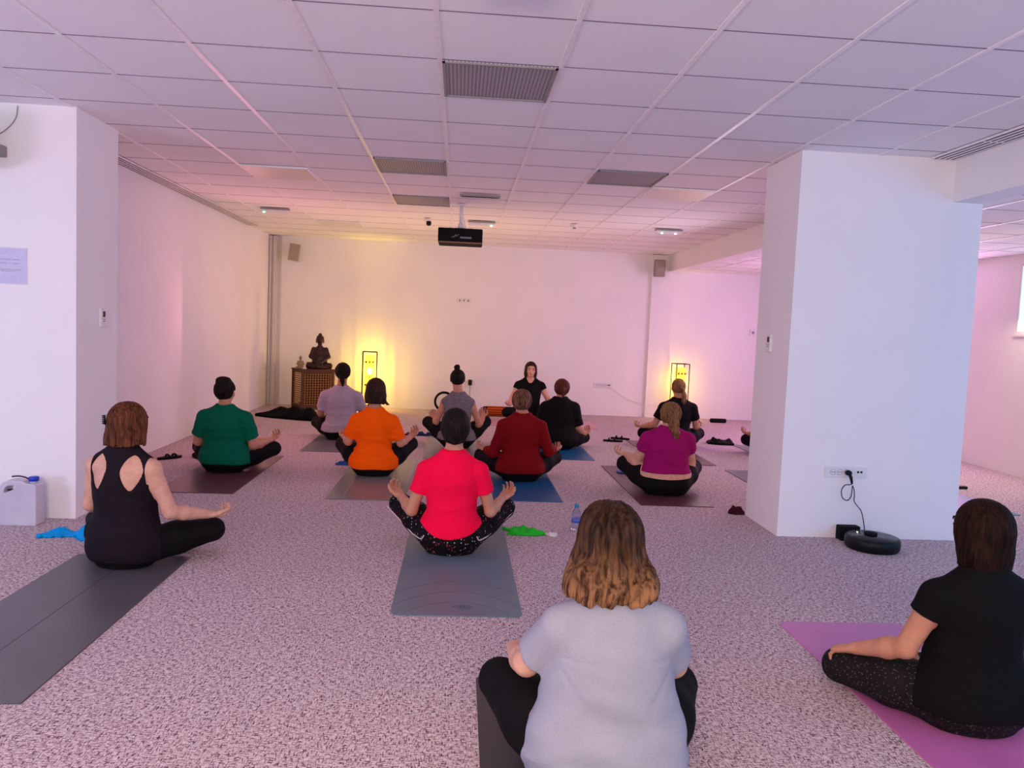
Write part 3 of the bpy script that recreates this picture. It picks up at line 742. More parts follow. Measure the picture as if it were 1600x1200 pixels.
        out = (d2 > 0) & (dz > 0); d = np.where(out, np.sqrt(np.maximum(d2, 0)**2+np.maximum(dz, 0)**2), d)
        if cutf is not None: d = np.maximum(d, cutf(X, Y, Z))
        s.join(sl, d.astype(np.float32), k, op)
    def clip(s, f):
        X, Y, Z = s.ax[0][:, None, None], s.ax[1][None, :, None], s.ax[2][None, None, :]
        s.D = np.maximum(s.D, np.broadcast_to(f(X, Y, Z), s.D.shape)).astype(np.float32)
    def near(s, f, band=.03):
        """adds f(x,y,z) to the distance near the surface"""
        i = np.nonzero(np.abs(s.D) < band)
        s.D[i] += f(s.ax[0][i[0]], s.ax[1][i[1]], s.ax[2][i[2]]).astype(np.float32)
    def mesh(s, name):
        D = s.D; D[0] = 1; D[-1] = 1; D[:, 0] = 1; D[:, -1] = 1; D[:, :, 0] = 1; D[:, :, -1] = 1
        I = D < 0; c = np.zeros(np.array(D.shape)-1, np.uint8)
        for dx in (0, 1):
            for dy in (0, 1):
                for dz in (0, 1): c += I[dx:dx+c.shape[0], dy:dy+c.shape[1], dz:dz+c.shape[2]]
        act = np.nonzero((c > 0) & (c < 8)); i, j, k = act; N = len(i)
        if N == 0: return bpy.data.meshes.new(name)
        P = np.zeros((N, 3)); cnt = np.zeros(N)
        for a in range(3):
            o1, o2 = [b for b in range(3) if b != a]
            for u in (0, 1):
                for v in (0, 1):
                    q = [i, j, k]; q[o1] = q[o1]+u; q[o2] = q[o2]+v; r = list(q); r[a] = r[a]+1
                    d0 = D[tuple(q)]; d1 = D[tuple(r)]; m = (d0 < 0) != (d1 < 0)
                    t = np.where(m, d0/np.where(m, d0-d1, 1), 0); off = np.zeros((N, 3)); off[:, o1] = u; off[:, o2] = v; off[:, a] = t
                    P += off*m[:, None]; cnt += m
        P = (P/cnt[:, None]+np.stack([i, j, k], 1))*s.h+s.lo
        idx = -np.ones(c.shape, np.int32); idx[act] = np.arange(N); Q = []
        for a in range(3):
            o1, o2 = (a+1) % 3, (a+2) % 3
            s0 = [slice(1, -1)]*3; s0[a] = slice(0, -1); s1 = [slice(1, -1)]*3; s1[a] = slice(1, None)
            b0 = I[tuple(s0)]; b1 = I[tuple(s1)]
            for flip in (0, 1):
                e = np.nonzero((b0 & ~b1) if not flip else (~b0 & b1)); e = [x.copy() for x in e]
                for d in (o1, o2): e[d] += 1
                def cell(u, v):
                    q = [x for x in e]; q[o1] = q[o1]-u; q[o2] = q[o2]-v; return idx[tuple(q)]
                f = np.stack([cell(1, 1), cell(0, 1), cell(0, 0), cell(1, 0)], 1)
                Q.append(f if not flip else f[:, ::-1])
        Q = np.concatenate(Q); Q = Q[(Q >= 0).all(1)]
        me = bpy.data.meshes.new(name); me.vertices.add(N); me.vertices.foreach_set('co', P.astype(np.float32).ravel())
        me.loops.add(len(Q)*4); me.loops.foreach_set('vertex_index', Q.astype(np.int32).ravel())
        me.polygons.add(len(Q)); me.polygons.foreach_set('loop_start', np.arange(0, len(Q)*4, 4, dtype=np.int32))
        me.update(calc_edges=True); me.validate(); me.shade_smooth(); return me

def nrm(v): v = np.array(v, float); return v/np.linalg.norm(v)
def wrinkle(seed, amp, base=.0, zlo=0, zhi=9, f=1.0):
    rs = np.random.RandomState(seed); T = [(rs.uniform(-9, 9)*f, rs.uniform(-9, 9)*f, rs.uniform(22, 60)*f, rs.uniform(0, 6.28), rs.uniform(.6, 2)) for _ in range(6)]
    def g(x, y, z):
        v = 0
        for a, b, c, ph, w_ in T: v = v+np.maximum(0, np.sin(a*x+b*y+c*z+ph+w_*np.sin(9*x+ph)+w_*np.sin(11*y)))**3
        env = np.clip((zhi-z)/.12, 0, 1)*np.clip((z-zlo)/.05+.2, 0, 1)
        return -amp*v/2*env+base
    return g

SKIN = {}
SKIN['fair'] = skinmat('skin_fair', (.66, .36, .27)); SKIN['warm'] = skinmat('skin_warm', (.56, .26, .17)); SKIN['tan'] = skinmat('skin_tan', (.42, .20, .12))
lip_m = simple('lips', (.42, .12, .10, 1), .4); eye_m = simple('eye_white', srgb(225, 215, 210), .2, .6); iris_m = simple('dark_iris', srgb(30, 18, 14), .2, .6); brow_m = simple('eyebrow', srgb(34, 20, 14), .8)

def person(P):
    """A cross-legged seated figure. Local axes: x to the person's right seen from behind, y the way the person faces, z up."""
    h = P.get('vox', .006); w = P.get('w', 1.0); g = P.get('girth', 1.0)
    sw, sz = P['sw'], P['sz']; zs_ = sz/.54
    hc = A(*P['head']); yaw = P.get('yaw', 0.0); pit = P.get('pitch', 0.0); hs = P.get('hs', 1.0)
    j = {}
    for s, sg in (('L', -1), ('R', 1)):
        j['s'+s] = A(sg*(sw-.018), P.get('sy', -.01), sz-.032)
        j['hip'+s] = A(sg*.088*w, -.01, .105); j['k'+s] = A(*P['k'+s])
        j['e'+s] = A(*P['e'+s]); j['w'+s] = A(*P['w'+s]); j['t'+s] = A(*P['t'+s])
    # shins cross in front; the right one lies outside
    j['aL'] = A(.06, .33, .062); j['aR'] = A(-.07, .40, .062)
    for s in 'LR':
        d = j['a'+s]-j['k'+s]; j['a'+s] = j['k'+s]+nrm(d)*min(.385, np.linalg.norm(d)) if np.linalg.norm(d) > .36 else j['a'+s]
    zt = [.02, .07, .13, .20, .28, .36, .44, .50, .545, .58, .615]
    zt = [zt[0], zt[1], zt[2]]+[z*zs_ for z in zt[3:]]
    shx = sw/.18
    hx = [.135*w, .178*w, .182*w, .160*w*g, .140*g*w, .146*g*shx**.5, .156*shx*g**.5, .150*shx, .120*shx, .080*shx, .055]
    hy = [.105*w, .132*w, .132*w, .118*g, .108*g, .108*g, .112*g**.7, .095*g**.5, .075, .062, .052]
    cy = [.0, .0, -.002, .004, .012, .012, .004, -.008, -.014, -.014, -.006]
    if P.get('bust'): pass
    lean = P.get('lean', 0)
    cy = [c+lean*z for c, z in zip(cy, zt)]
    def torso(F, inf=0, k=.02, i0=0, i1=None, **kw):
        sl = slice(i0, i1); F.loft(zt[sl], hx[sl], hy[sl], [0]*len(zt[sl]), cy[sl], k, inf=inf, **kw)
    ar = P.get('arm', 1.0)*.95; lg = P.get('leg', 1.0)
    def upper(F, s, inf=0, k=.03, t1=1.0, cutend=False, **kw):
        a, b = j['s'+s], j['e'+s]; e = a+(b-a)*t1; r0, r1 = .049*ar+inf*.8, .040*ar+inf
        cut = [(e, nrm(b-a))] if cutend else None
        F.cone(a, a+(b-a)*min(1, t1+(.12 if cutend else 0)), r0, r0+(r1-r0)*t1, k, cut=cut, **kw)
    def fore(F, s, inf=0, k=.02, t1=1.0, cutend=False):
        a, b = j['e'+s], j['w'+s]; e = a+(b-a)*t1
        F.cone(a, a+(b-a)*.35, .038*ar+inf, .040*ar+inf, k)
        F.cone(a+(b-a)*.35, e if not cutend else a+(b-a)*min(1, t1+.1), .040*ar+inf, .0255+inf, k, cut=[(e, nrm(b-a))] if cutend else None)
    def thigh(F, s, inf=0, k=.04):
        a, b = j['hip'+s], j['k'+s]; m = a+(b-a)*.5+A(0, 0, .008)
        F.cone(a, m, .098*lg+inf, .088*lg+inf, k); F.cone(m, b, .088*lg+inf, .060*lg**.5+inf, k)
    def shin(F, s, inf=0, k=.02, t1=1.0):
        a, b = j['k'+s], j['a'+s]; c = a+(b-a)*.33+A(0, 0, -.004); e = a+(b-a)*t1
        F.cone(a, c, .056+inf, .058*lg**.5+inf, k); F.cone(c, e, .058*lg**.5+inf, .036+inf, k)
    def foot(F, s, k=.02):
        a = j['a'+s]; sg = 1 if s == 'L' else -1; d = nrm(A(sg*.9, .35, -.12)); t = a+d*.10+A(0, 0, -.015)
        F.cone(a, a-A(sg*.02, -.0, .01), .034, .034, k); F.cone(a, t, .036, .030, k, sq=((0, 0, 1), .75))
        F.cone(t, t+d*.055+A(0, 0, -.006), .034, .022, k, sq=((0, 0, 1), .6))
        for q in range(5): F.cone(t+d*.045+A(-d[1], d[0], 0)*(.024-.012*q), t+d*(.078-.006*q)+A(-d[1], d[0], 0)*(.026-.013*q)+A(0, 0, -.008), .009, .008, .003)
    # hand frames
    def hand(F, s, palm):
        wv, tv = j['w'+s], j['t'+s]; d = nrm(tv-wv); sg = -1 if s == 'L' else 1
        up = A(0, 0, 1)-d*d[2]; up = nrm(up); n = up*palm             # palm side normal
        side = np.cross(d, up)                                         # to the person's right
        th = side*(sg if palm > 0 else -sg)                            # thumb points out when the palm is up, in when it is down
        pc = wv+d*.045
        F.cone(wv, wv+d*.03, .025, .026, .012, sq=(n, .72)); F.cone(wv+d*.03, wv+d*.075, .036, .039, .012, sq=(n, .42))
        for q in range(4):
            o = (q-1.5)*-1; base = wv+d*(.083-.004*abs(q-1.2))+th*(o*.0185)
            L = [.040, .045, .042, .033][q]; fd = nrm(d+th*o*.07); curl = P.get('curl', 22); p = base-d*.012; rr = [.0090, .0092, .0088, .0078][q]
            if palm > 0 and q == 0 and P.get('mudra', True): angs = (38, 52, 30)
            else: angs = (curl*.6, curl*1.5, curl)
            a_ = 0; F.cone(p, base, .0105, rr, .006)
            p = base
            for m_, (l_, an) in enumerate(zip((L, L*.62, L*.5), angs)):
                a_ += math.radians(an+3*q); v_ = fd*math.cos(a_)+n*math.sin(a_)
                e = p+v_*l_; F.cone(p, e, rr*(1-.08*m_), rr*(.92-.08*m_), .0015); p = e
        b0 = wv+d*.022+th*.022; b1 = b0+nrm(d*.55+th*.62+n*.35)*.040; b2 = b1+nrm(d*.85+th*.12+n*.42)*.032; b3 = b2+nrm(d*.95-th*.25+n*.3)*.024
        F.chain([wv+d*.012+th*.008, b0, b1, b2, b3], [.016, .015, .0115, .0100, .0085], .006)
    R = lambda v: hc+A(math.cos(yaw)*v[0]+math.sin(yaw)*v[1], -math.sin(yaw)*v[0]+math.cos(yaw)*v[1], v[2])*hs
    nb = A(0, cy[-1]+.004, zt[-1]-.03)
    lo = A(min(j['kL'][0], j['tL'][0], j['wL'][0])-.13, -.24, .0); hi = A(max(j['kR'][0], j['tR'][0], j['wR'][0])+.13, max(.58, j['tL'][1]+.12, j['tR'][1]+.12), hc[2]+.15)
    z0 = P.get('z0', .0095)

    t = thing('person', P['label'], 'person', (P['pos'][0], P['pos'][1], 0), P.get('rz', 0))
    # ---- body: one continuous surface
    F = Field(lo, hi, h)
    torso(F)
    for s in 'LR':
        thigh(F, s); shin(F, s, k=.015); foot(F, s)
    for s, sg in (('L', -1), ('R', 1)):
        F.cone((sg*.03, cy[-2], zt[-1]-.02), j['s'+s]+A(0, 0, .004), .040, .044*ar, .05); upper(F, s); fore(F, s); hand(F, s, P.get('palm', 1))
    F.cone(nb, hc+A(0, -.012, -.05), .056*hs, .050*hs, .03)
    F.ell(R((0, -.012, .018)), A(.074, .094, .086)*hs, .02, rz=-yaw)                 # skull
    F.ell(R((0, .026, -.035)), A(.055, .062, .066)*hs, .025, rz=-yaw)                 # face and jaw
    F.ell(R((0, .062, -.082)), A(.024, .018, .018)*hs, .02, rz=-yaw)                  # chin
    F.cone(R((0, .085, .008)), R((0, .106, -.028)), .007*hs, .012*hs, .012)           # nose
    for sg in (-1, 1):
        F.cone(R((sg*.012, .098, -.032)), R((sg*.009, .1, -.032)), .006*hs, .006*hs, .005)
        F.ell(R((sg*.030, .092, .008)), A(.019, .012, .014)*hs, .008, op='c', rz=-yaw)    # eye sockets
        F.ell(R((sg*.030, .078, .006)), A(.014, .012, .011)*hs, .006, rz=-yaw)            # lids
        F.cone(R((sg*.012, .09, .026)), R((sg*.045, .078, .026)), .007*hs, .006*hs, .008)   # brow ridge
        F.ell(R((sg*.040, .058, -.026)), A(.018, .020, .018)*hs, .02, rz=-yaw)              # cheeks
        F.ell(R((sg*.078, -.006, -.006)), A(.009, .019, .030)*hs, .004, rz=-yaw)          # ears
    F.ell(R((0, .085, -.056)), A(.024, .010, .010)*hs, .008, rz=-yaw)
    F.clip(lambda X, Y, Z: z0-Z)
    body = F.mesh('body'); link_mesh('body', body, SKIN[P.get('skin', 'fair')], t)
    del F
    # face details
    inv = Matrix.Rotation(-yaw, 4, 'Z')
    for sg in (-1, 1):
        mb = MB(); c = R((sg*.030, .0905, .005)); mb.lathe([(.0, -.0045), (.0035, -.0035), (.0052, 0), (.0035, .0035), (0, .0045)], 0, 0, 12)
        o = mb.link('eye', iris_m, t); o.location = c; o.scale = (2.2, 1.0, 1.15); o.rotation_euler = (0, 0, -yaw)
        MB().tube([R((sg*.014, .100, .026)), R((sg*.030, .100, .031)), R((sg*.046, .087, .026))], [.0028, .0038, .002], 6).link('eyebrow', P['hair_m'], t)
    MB().tube([R((-.022, .0925, -.057)), R((-.008, .0985, -.054)), R((0, .099, -.0555)), R((.008, .0985, -.054)), R((.022, .0925, -.057))], [.002, .0048, .0044, .0048, .002], 8).link('lips', lip_m, t)

    # ---- leggings
    F = Field(lo, hi, h)
    li = .007
    hem_ = P['top'].get('hem', .1)
    wz = P.get('waist_z', P.get('lw', hem_+.045)); zq = [z for z in zt if z < wz-.015]+[wz]
    F.loft(zq, np.interp(zq, zt, hx), np.interp(zq, zt, hy), [0]*len(zq), np.interp(zq, zt, cy), .02, inf=li, flat=(False, True))
    if not P.get('waist_z'):
        zq = [.02, .1, .18, .25]; F.loft(zq, np.interp(zq, zt, hx), np.interp(zq, zt, hy), [0]*4, np.interp(zq, zt, cy), .02, inf=.002, flat=(False, True))
    for s in 'LR': thigh(F, s, li, .028); shin(F, s, li, .015, P.get('pant', .86))
    gr = wrinkle(P['seed']+50, .0022, f=.9)
    F.near(lambda x, y, z: gr(x, y, z)*np.clip((np.abs(x)-.2)/.05, 0, 1))
    F.clip(lambda X, Y, Z: z0-.001-Z)
    link_mesh('leggings', F.mesh('leggings'), P['pants_m'], t); del F

    # ---- top
    tp = P['top']; F = Field(lo, hi, h)
    ti = tp.get('inf', .012); hem = tp.get('hem', .10); fl = tp.get('flare', .0)
    zz = [hem, hem+.05]+[z for z in zt if z > hem+.07]; hxx = np.interp(zz, zt, hx); hyy = np.interp(zz, zt, hy); cyy = np.interp(zz, zt, cy)
    q = np.clip((.46*zs_-np.array(zz))/(.46*zs_-.1), 0, 1)            # cloth hangs from the chest: never tighter than this
    ch = tp.get('hang', .0); hxx = hxx+(np.maximum(hxx, (.150*shx*g**.5))-hxx)*ch*q+fl*q; hyy = hyy+(np.maximum(hyy, .112*g**.7)-hyy)*ch*q+fl*q
    lo_ = .007*np.clip((.22-np.array(zz))/.08, 0, 1); hxx = hxx+lo_; hyy = hyy+lo_
    F.loft(zz, hxx, hyy, [0]*len(zz), cyy, .02, inf=ti, flat=(True, False))
    if not P.get('waist_z'):
        for s in 'LR':
            e_ = j['hip'+s]+(j['k'+s]-j['hip'+s])*.22
            F.cone(j['hip'+s], e_, .098*lg+.017, .094*lg+.016, .03, cut=[(e_, nrm(j['k'+s]-j['hip'+s]))])
    sl = tp.get('sleeve', .5)
    for s, sg in (('L', -1), ('R', 1)):
        if sl > 0:
            F.cone((sg*.03, cy[-2], zt[-1]-.02), j['s'+s]+A(0, 0, .004), .040+ti, .044*ar+ti, .05)
            loose = tp.get('loose', .014)
            if sl <= 1: upper(F, s, loose, .025, sl, True)
            else: upper(F, s, loose, .03, 1); fore(F, s, loose*.8, .02, sl-1, True)
        else:
            F.cone((sg*.03, cy[-2], zt[-1]-.02), j['s'+s]+A(0, 0, .004), .040+ti, .044*ar+ti, .05)
    F.near(wrinkle(P['seed'], tp.get('fold', .006), zlo=hem+.06, zhi=tp.get('fold_top', .5), f=tp.get('ff', 1.0)))
    if sl > 0 and tp.get('armfold', True):                                # drag folds from the armpits
        for s, sg in (('L', -1), ('R', 1)):
            px, pz = sg*(hx[6]+.022), zt[6]-.005
            def rad(x, y, z, px=px, pz=pz, sg=sg):
                dx, dz = (px-x)*sg, z-pz; r = np.hypot(dx, dz); th = np.arctan2(dz, dx)
                return tp.get('drag', .0055)*np.maximum(0, np.sin(th*6.5+r*9+P['seed']))**3*np.exp(-r/.10)*np.clip((dx-.02)/.03, 0, 1)*(np.abs(x) < 9)*1.0
            F.near(rad)
    if sl > 0:                                                            # open cuffs
        for s in 'LR':
            if sl <= 1:
                a, b = j['s'+s], j['e'+s]; e = a+(b-a)*sl; F.cone(e-nrm(b-a)*.02, e+nrm(b-a)*.03, .042*ar+.009, .042*ar+.009, 0, op='c')
    if sl == 0:                                                           # armholes
        for s, sg in (('L', -1), ('R', 1)): F.cone(j['s'+s]+A(sg*tp.get('ahx', .055), 0, .05), j['s'+s]+A(sg*(tp.get('ahx', .055)-.02), 0, -.09), tp.get('armhole', .05), .05, .008, op='c')
    ns = tp.get('neck', .062); nz = tp.get('neck_z', 0.0); nf = tp.get('neck_front', .03)
    F.cone(nb+A(0, -.004, .045+nz), nb+A(0, nf+.02, .075+nz), ns, ns+.005, .006, op='c')
    F.cone(nb+A(0, .02, .07), nb+A(0, nf+.05, .03-tp.get('neck_drop', 0)), ns-.008, ns-.012, .006, op='c')
    if tp.get('collar'):
        F.loft([nb[2]+.0, nb[2]+.055], [.078, .068], [.075, .066], [0, 0], [nb[1], nb[1]+.008], .006)
        F.loft([nb[2]+.01, nb[2]+.10], [.060, .058], [.058, .056], [0, 0], [nb[1], nb[1]+.012], .004, op='c')
    if tp.get('racer'):                                                    # two drop-shaped openings and bare shoulders
        def rc(X, Y, Z):
            out = -9.
            for sg in (-1, 1):
                cx, cz = sg*.088, zt[7]-.005; x = (X-cx)*sg; z = Z-cz
                wd = .054*np.clip(np.where(z > .01, 1-((z-.01)/.085)**2, 1-((.01-z)/.105)**1.3), 0, 1)**.7
                d = wd-np.abs(x-.006); out = np.maximum(out, np.where((Y < .0) & (z < .095) & (z > -.095), d, -9))
            return out
        F.clip(rc)
        F.clip(lambda X, Y, Z: np.where(Z > zt[6]-.0, np.abs(X)-.158+.0*Y, -9))
    hc_ = tp.get('hemc', .0)
    F.clip(lambda X, Y, Z: hem+hc_*np.minimum((X/.15)**2, 2.2)+.004*np.sin(X*23+1)-Z+0*Y)
    link_mesh(tp.get('name', 't_shirt'), F.mesh('top'), P['top_m'], t); del F
    if tp.get('name') == 'tank_top': pass

    # ---- hair
    hair(P, t, hc, R, yaw, hs, j, h)
    return t

def hair(P, t, hc, R, yaw, hs, j, h):
    H = P['hair']; st = H['style']; hh = min(h, .005) if P.get('vox', .006) <= .0055 else h
    lo = hc+A(-.21, -.24, -.36); hi = hc+A(.21, .18, .24); F = Field(lo, hi, hh)
    rs = np.random.RandomState(P['seed']+9); inf = H.get('inf', .014)
    F.ell(R((0, -.016, .022)), A(.076+inf, .094+inf, .088+inf)*hs, .0, rz=-yaw)
    c0 = (hc[0], hc[1])
    def loc(X, Y, Z):
        x, y, z = X-hc[0], Y-hc[1], Z-hc[2]; cr, sr = math.cos(yaw), math.sin(yaw)
        return (cr*x-sr*y)/hs, (sr*x+cr*y)/hs, z/hs
    drop = H.get('drop', .12)
    if st in ('bob', 'wavy', 'pixie'):
        L = drop; wv = H.get('wave', 0)
        zs = [hc[2]-L*hs, hc[2]-L*.6*hs, hc[2]-L*.25*hs, hc[2]+.012*hs]
        wx = list(H.get('wx', [.095, .1, .098, .09])); wy = list(H.get('wy', [.075, .085, .095, .104])); wx[3] = .072+inf; wy[3] = .090+inf; yy = H.get('yy', [-.03, -.028, -.02, -.016])
        cyy = [hc[1]+y*math.cos(yaw)*hs for y in yy]; cxx = [hc[0]+y*math.sin(yaw)*hs for y in yy]
        cyy = [hc[1]+y*hs for y in yy]; cxx = [hc[0]]*4
        F.loft(zs, [v*hs for v in wx], [v*hs for v in wy], cxx, cyy, .016, flat=(True, False), rz=-yaw, c0=c0)
    # face opening
    fr = H.get('front', .045); hl = H.get('hairline', .060)
    def face(X, Y, Z):
        x, y, z = loc(X, Y, Z)
        f = y-fr-np.clip(z-.01, 0, 1)*.55+np.clip(-.045-z, 0, .09)*1.3                              # plane of the face
        g = hl+.0-z-np.abs(x)*.25
        sidew = H.get('side', .066)-np.abs(x) if st in ('bob', 'wavy') else .3+0*x
        return np.minimum(np.minimum(f, g), sidew)*hs
    F.clip(face)
    if st in ('up', 'pony', 'bun', 'pixie'):
        def ears(X, Y, Z):
            x, y, z = loc(X, Y, Z); return np.minimum(np.minimum(y+.012, .018-z), .2)*hs
        F.clip(ears)
        nz_ = H.get('nape', -.075)
        def nape(X, Y, Z):
            x, y, z = loc(X, Y, Z); return (nz_-z+np.abs(x)*.25)*hs
        F.clip(nape)
    amp = H.get('amp', .0022); fq = H.get('fq', 26); ph = rs.uniform(0, 6, 4)
    def strands(x, y, z):
        x, y, z = loc(x, y, z); th = np.arctan2(x, -(y+.016))
        rad = np.clip(np.hypot(x, y+.016)/.05, 0, 1)
        wz = H.get('wave', .3)*np.sin(z*24+ph[0]+th*1.5)*np.clip((.03-z)/.08, 0, 1)
        return -(amp*np.sin(th*fq+ph[1]+wz*2.2+1.5*np.sin(z*12+ph[2]+th*3))+amp*.7*np.sin(th*fq*2.3+ph[3]+wz*4)+H.get('wamp', 0)*np.sin(z*52+th*5+ph[0])*np.clip((.0-z)/.06, 0, 1))*rad
    for b in H.get('balls', []): F.ell(R(b[0]), A(*b[1])*hs, b[2] if len(b) > 2 else .012, rz=-yaw)
    for c in H.get('locks', []): F.chain([R(p) for p in c[0]], [r*hs for r in c[1]], c[2] if len(c) > 2 else .012)
    F.near(strands, .02)
    if 'cutz' in H:
        zc_ = H['cutz']
        F.clip(lambda X, Y, Z: hc[2]-zc_*hs-Z+.006*np.sin((X-hc[0])*90)+.004*np.sin((X-hc[0])*210+1)+0*Y)
    link_mesh('hair', F.mesh('hair'), P['hair_m'], t)

# ------------------------------------------------------------------ yoga mats
def mat_m(name, col, rough=.38, spec=.45):
    n = NT(name); v = n.coord(); a = n.noise(v, 320, 2); b = n.noise(v, 3, 3)
    f = n.math('ADD', n.math('MULTIPLY', a, .35), n.math('MULTIPLY', b, .65))
    n.color(n.ramp(f, [(.35, tuple(c*.86 for c in col[:3])+(1,)), (.65, tuple(min(1, c*1.1) for c in col[:3])+(1,))]))
    n.b.inputs['Roughness'].default_value = rough; n.b.inputs['Specular IOR Level'].default_value = spec
    n.bump(a, .25, .0015); return n.m
def yoga_mat(x0, x1, y0, y1, mat, label, r=.012, th=.006, rz=0):
    t = thing('yoga_mat', label, 'yoga mat', ((x0+x1)/2, (y0+y1)/2, 0), rz)
    w_, l_ = (x1-x0)/2, (y1-y0)/2
    MB().rrect(-w_, w_, -l_, l_, 0, th, r).link('mat_sheet', mat, t); return t
G1 = mat_m('charcoal_mat', srgb(88, 84, 92)); MAR = mat_m('maroon_mat', srgb(92, 52, 66)); G2 = mat_m('grey_mat', srgb(104, 104, 110)); G3 = mat_m('mid_grey_mat', srgb(120, 120, 122), .3)
BG = mat_m('blue_grey_mat', srgb(104, 122, 136), .4); BL = mat_m('deep_blue_mat', srgb(16, 88, 138)); PK = mat_m('dusty_pink_mat', srgb(206, 140, 164)); LI = mat_m('orchid_mat', srgb(196, 112, 176)); DK = mat_m('dark_grey_mat', srgb(62, 62, 68)); TB = mat_m('teal_blue_mat', srgb(50, 110, 150))
line_m = simple('faint_print', srgb(62, 58, 66), .6); line_b = simple('engraved_line', srgb(78, 92, 106), .6); pale_l = simple('pale_print', srgb(150, 150, 148), .6)
t = yoga_mat(-2.125, -1.495, 2.79, 4.56, G1, 'dark grey yoga mat with a centre line under the black tank top woman')
MB().box(-.0015, .0015, -.88, .88, .006, .0064).link('centre_line', line_m, t)
yoga_mat(-2.34, -1.73, 6.23, 8.02, MAR, 'maroon yoga mat under the green shirt woman')
yoga_mat(-1.64, -1.03, 8.36, 10.1, G2, 'grey yoga mat under the lilac shirt woman')
t = yoga_mat(-1.0, -.385, 6.14, 8.05, G3, 'grey yoga mat with a pale side stripe under the orange shirt woman')
MB().box(-.19, -.183, -.94, .94, .006, .0064).box(.255, .26, -.94, .94, .006, .0064).link('side_stripe', pale_l, t)
yoga_mat(-.34, .29, 8.12, 9.9, G3, 'greyish yoga mat under the topknot woman')
t = yoga_mat(-.285, .355, 3.70, 5.53, BG, 'blue-grey yoga mat with a small emblem under the pink polo woman', .05)
mb = MB()
for yc, rad, cc in ((-1.35, .62, 0), (-1.28, .70, 0), (-1.20, .78, 0)):
    pts = []
    for k in range(33):
        a = math.radians(35+110*k/32); x, y = rad*math.cos(a)*.62, yc+rad*math.sin(a)
        if abs(x) < .315 and y > -.9: pts.append((x, y, .0062))
    if len(pts) > 2: mb.tube(pts, .0011, 4)
mb.link('curved_guide_line', line_b, t)
mb = MB()
def outline(pts, r=.0016): mb.tube([(x, y, .0062) for x, y in pts], r, 4, closed=True)
cx, cy_ = .03, -.80
outline([(cx-.052, cy_), (cx-.02, cy_+.026), (cx, cy_+.034), (cx+.02, cy_+.026), (cx+.052, cy_), (cx+.02, cy_-.026), (cx, cy_-.034), (cx-.02, cy_-.026)])
outline([(cx-.03, cy_), (cx, cy_+.02), (cx+.03, cy_), (cx, cy_-.02)])
outline([(cx+.012*math.cos(k*PI/5), cy_+.012*math.sin(k*PI/5)) for k in range(10)])
mb.link('emblem', line_b, t)
yoga_mat(.27, .885, 6.25, 8.1, BL, 'deep blue yoga mat under the dark red sweater woman')
yoga_mat(.9, 1.51, 8.34, 10.1, BL, 'deep blue yoga mat under the black shirt woman with the reddish bun')
yoga_mat(.42, 2.05, 11.05, 11.85, PK, 'pink yoga mat lying crosswise under the teacher', .05)
yoga_mat(1.52, 2.135, 6.22, 8.03, MAR, 'maroon yoga mat under the magenta shirt woman')
yoga_mat(2.2, 2.82, 8.24, 10.0, MAR, 'maroon yoga mat under the ponytail woman in black')
yoga_mat(2.82, 3.43, 6.2, 7.99, G2, 'grey yoga mat partly hidden behind the pillar, nearer one')
yoga_mat(3.57, 4.18, 8.1, 9.9, G2, 'grey yoga mat partly hidden behind the pillar, farther one')
yoga_mat(.115, .745, 1.2, 3.04, DK, 'dark grey yoga mat under the foreground woman in the grey t-shirt')
yoga_mat(1.62, 2.25, 1.9, 3.70, LI, 'orchid pink yoga mat under the black shirt woman at the right edge', .05)
yoga_mat(4.16, 4.77, 6.22, 8.0, TB, 'blue yoga mat on the carpet to the right of the pillar')

# ------------------------------------------------------------------ statues, wheel, bolster
def buddha(name, label, loc, s, rz, m, bowl=False):
    t = thing(name, label, 'statue', loc, rz)
    F = Field(A(-.24, -.2, 0)*s, A(.24, .2, .60)*s, .0055*s/1.0 if s > .6 else .007*s)
    k = .02*s; c = lambda a, b, ra, rb, kk=.02: F.cone(A(*a)*s, A(*b)*s, ra*s, rb*s, kk*s)
    F.loft(A(.0, .03, .06)*s, A(.17, .18, .15)*s, A(.12, .125, .1)*s, [0, 0, 0], [0, 0, 0], k, flat=(True, False))
    for g in (-1, 1): c((g*.05, .0, .06), (g*.155, -.04, .05), .05, .045); c((g*.155, -.04, .05), (-g*.03, -.10, .045), .042, .03)
    F.loft(A(.03, .10, .18, .26, .32, .36)*s, A(.12, .118, .115, .115, .08, .03)*s, A(.06, .055, .055, .06, .045, .03)*s, [0]*6, A(.01, .01, .01, .01, .01, .005)*s, k)
    for g in (-1, 1):
        c((g*.095, .01, .305), (g*.135, -.0, .19), .034, .03); c((g*.135, -.0, .19), (g*.02, -.09, .10), .028, .02)
    c((-.03, -.095, .10), (.03, -.095, .10), .022, .022)
    c((0, 0, .33), (0, 0, .40), .03, .032); F.ell(A(0, -.005, .445)*s, A(.052, .056, .068)*s, .01*s)
    F.ell(A(0, .008, .475)*s, A(.058, .058, .05)*s, .008*s); F.ell(A(0, .008, .525)*s, A(.028, .028, .03)*s, .012*s)
    for g in (-1, 1): c((g*.055, 0, .455), (g*.056, 0, .405), .009, .008, .004)
    c((0, -.056, .45), (0, -.064, .435), .006, .008, .006)
    i = np.pi
    link_mesh('statue_figure', F.mesh('statue_figure'), m, t)
    return t
buddha('buddha_statue', 'dark red-brown seated Buddha statue on top of the lattice cabinet', (-2.15, 12.36, .63), 1.0, math.radians(6), simple('dark_red_lacquer', srgb(48, 16, 11), .4, .35, var=.25, scale=14))
buddha('buddha_figurine', 'small pale seated Buddha figurine on the left of the cabinet top', (-2.42, 12.25, .63), .36, math.radians(10), simple('pale_stone', srgb(150, 128, 92), .6, var=.15))
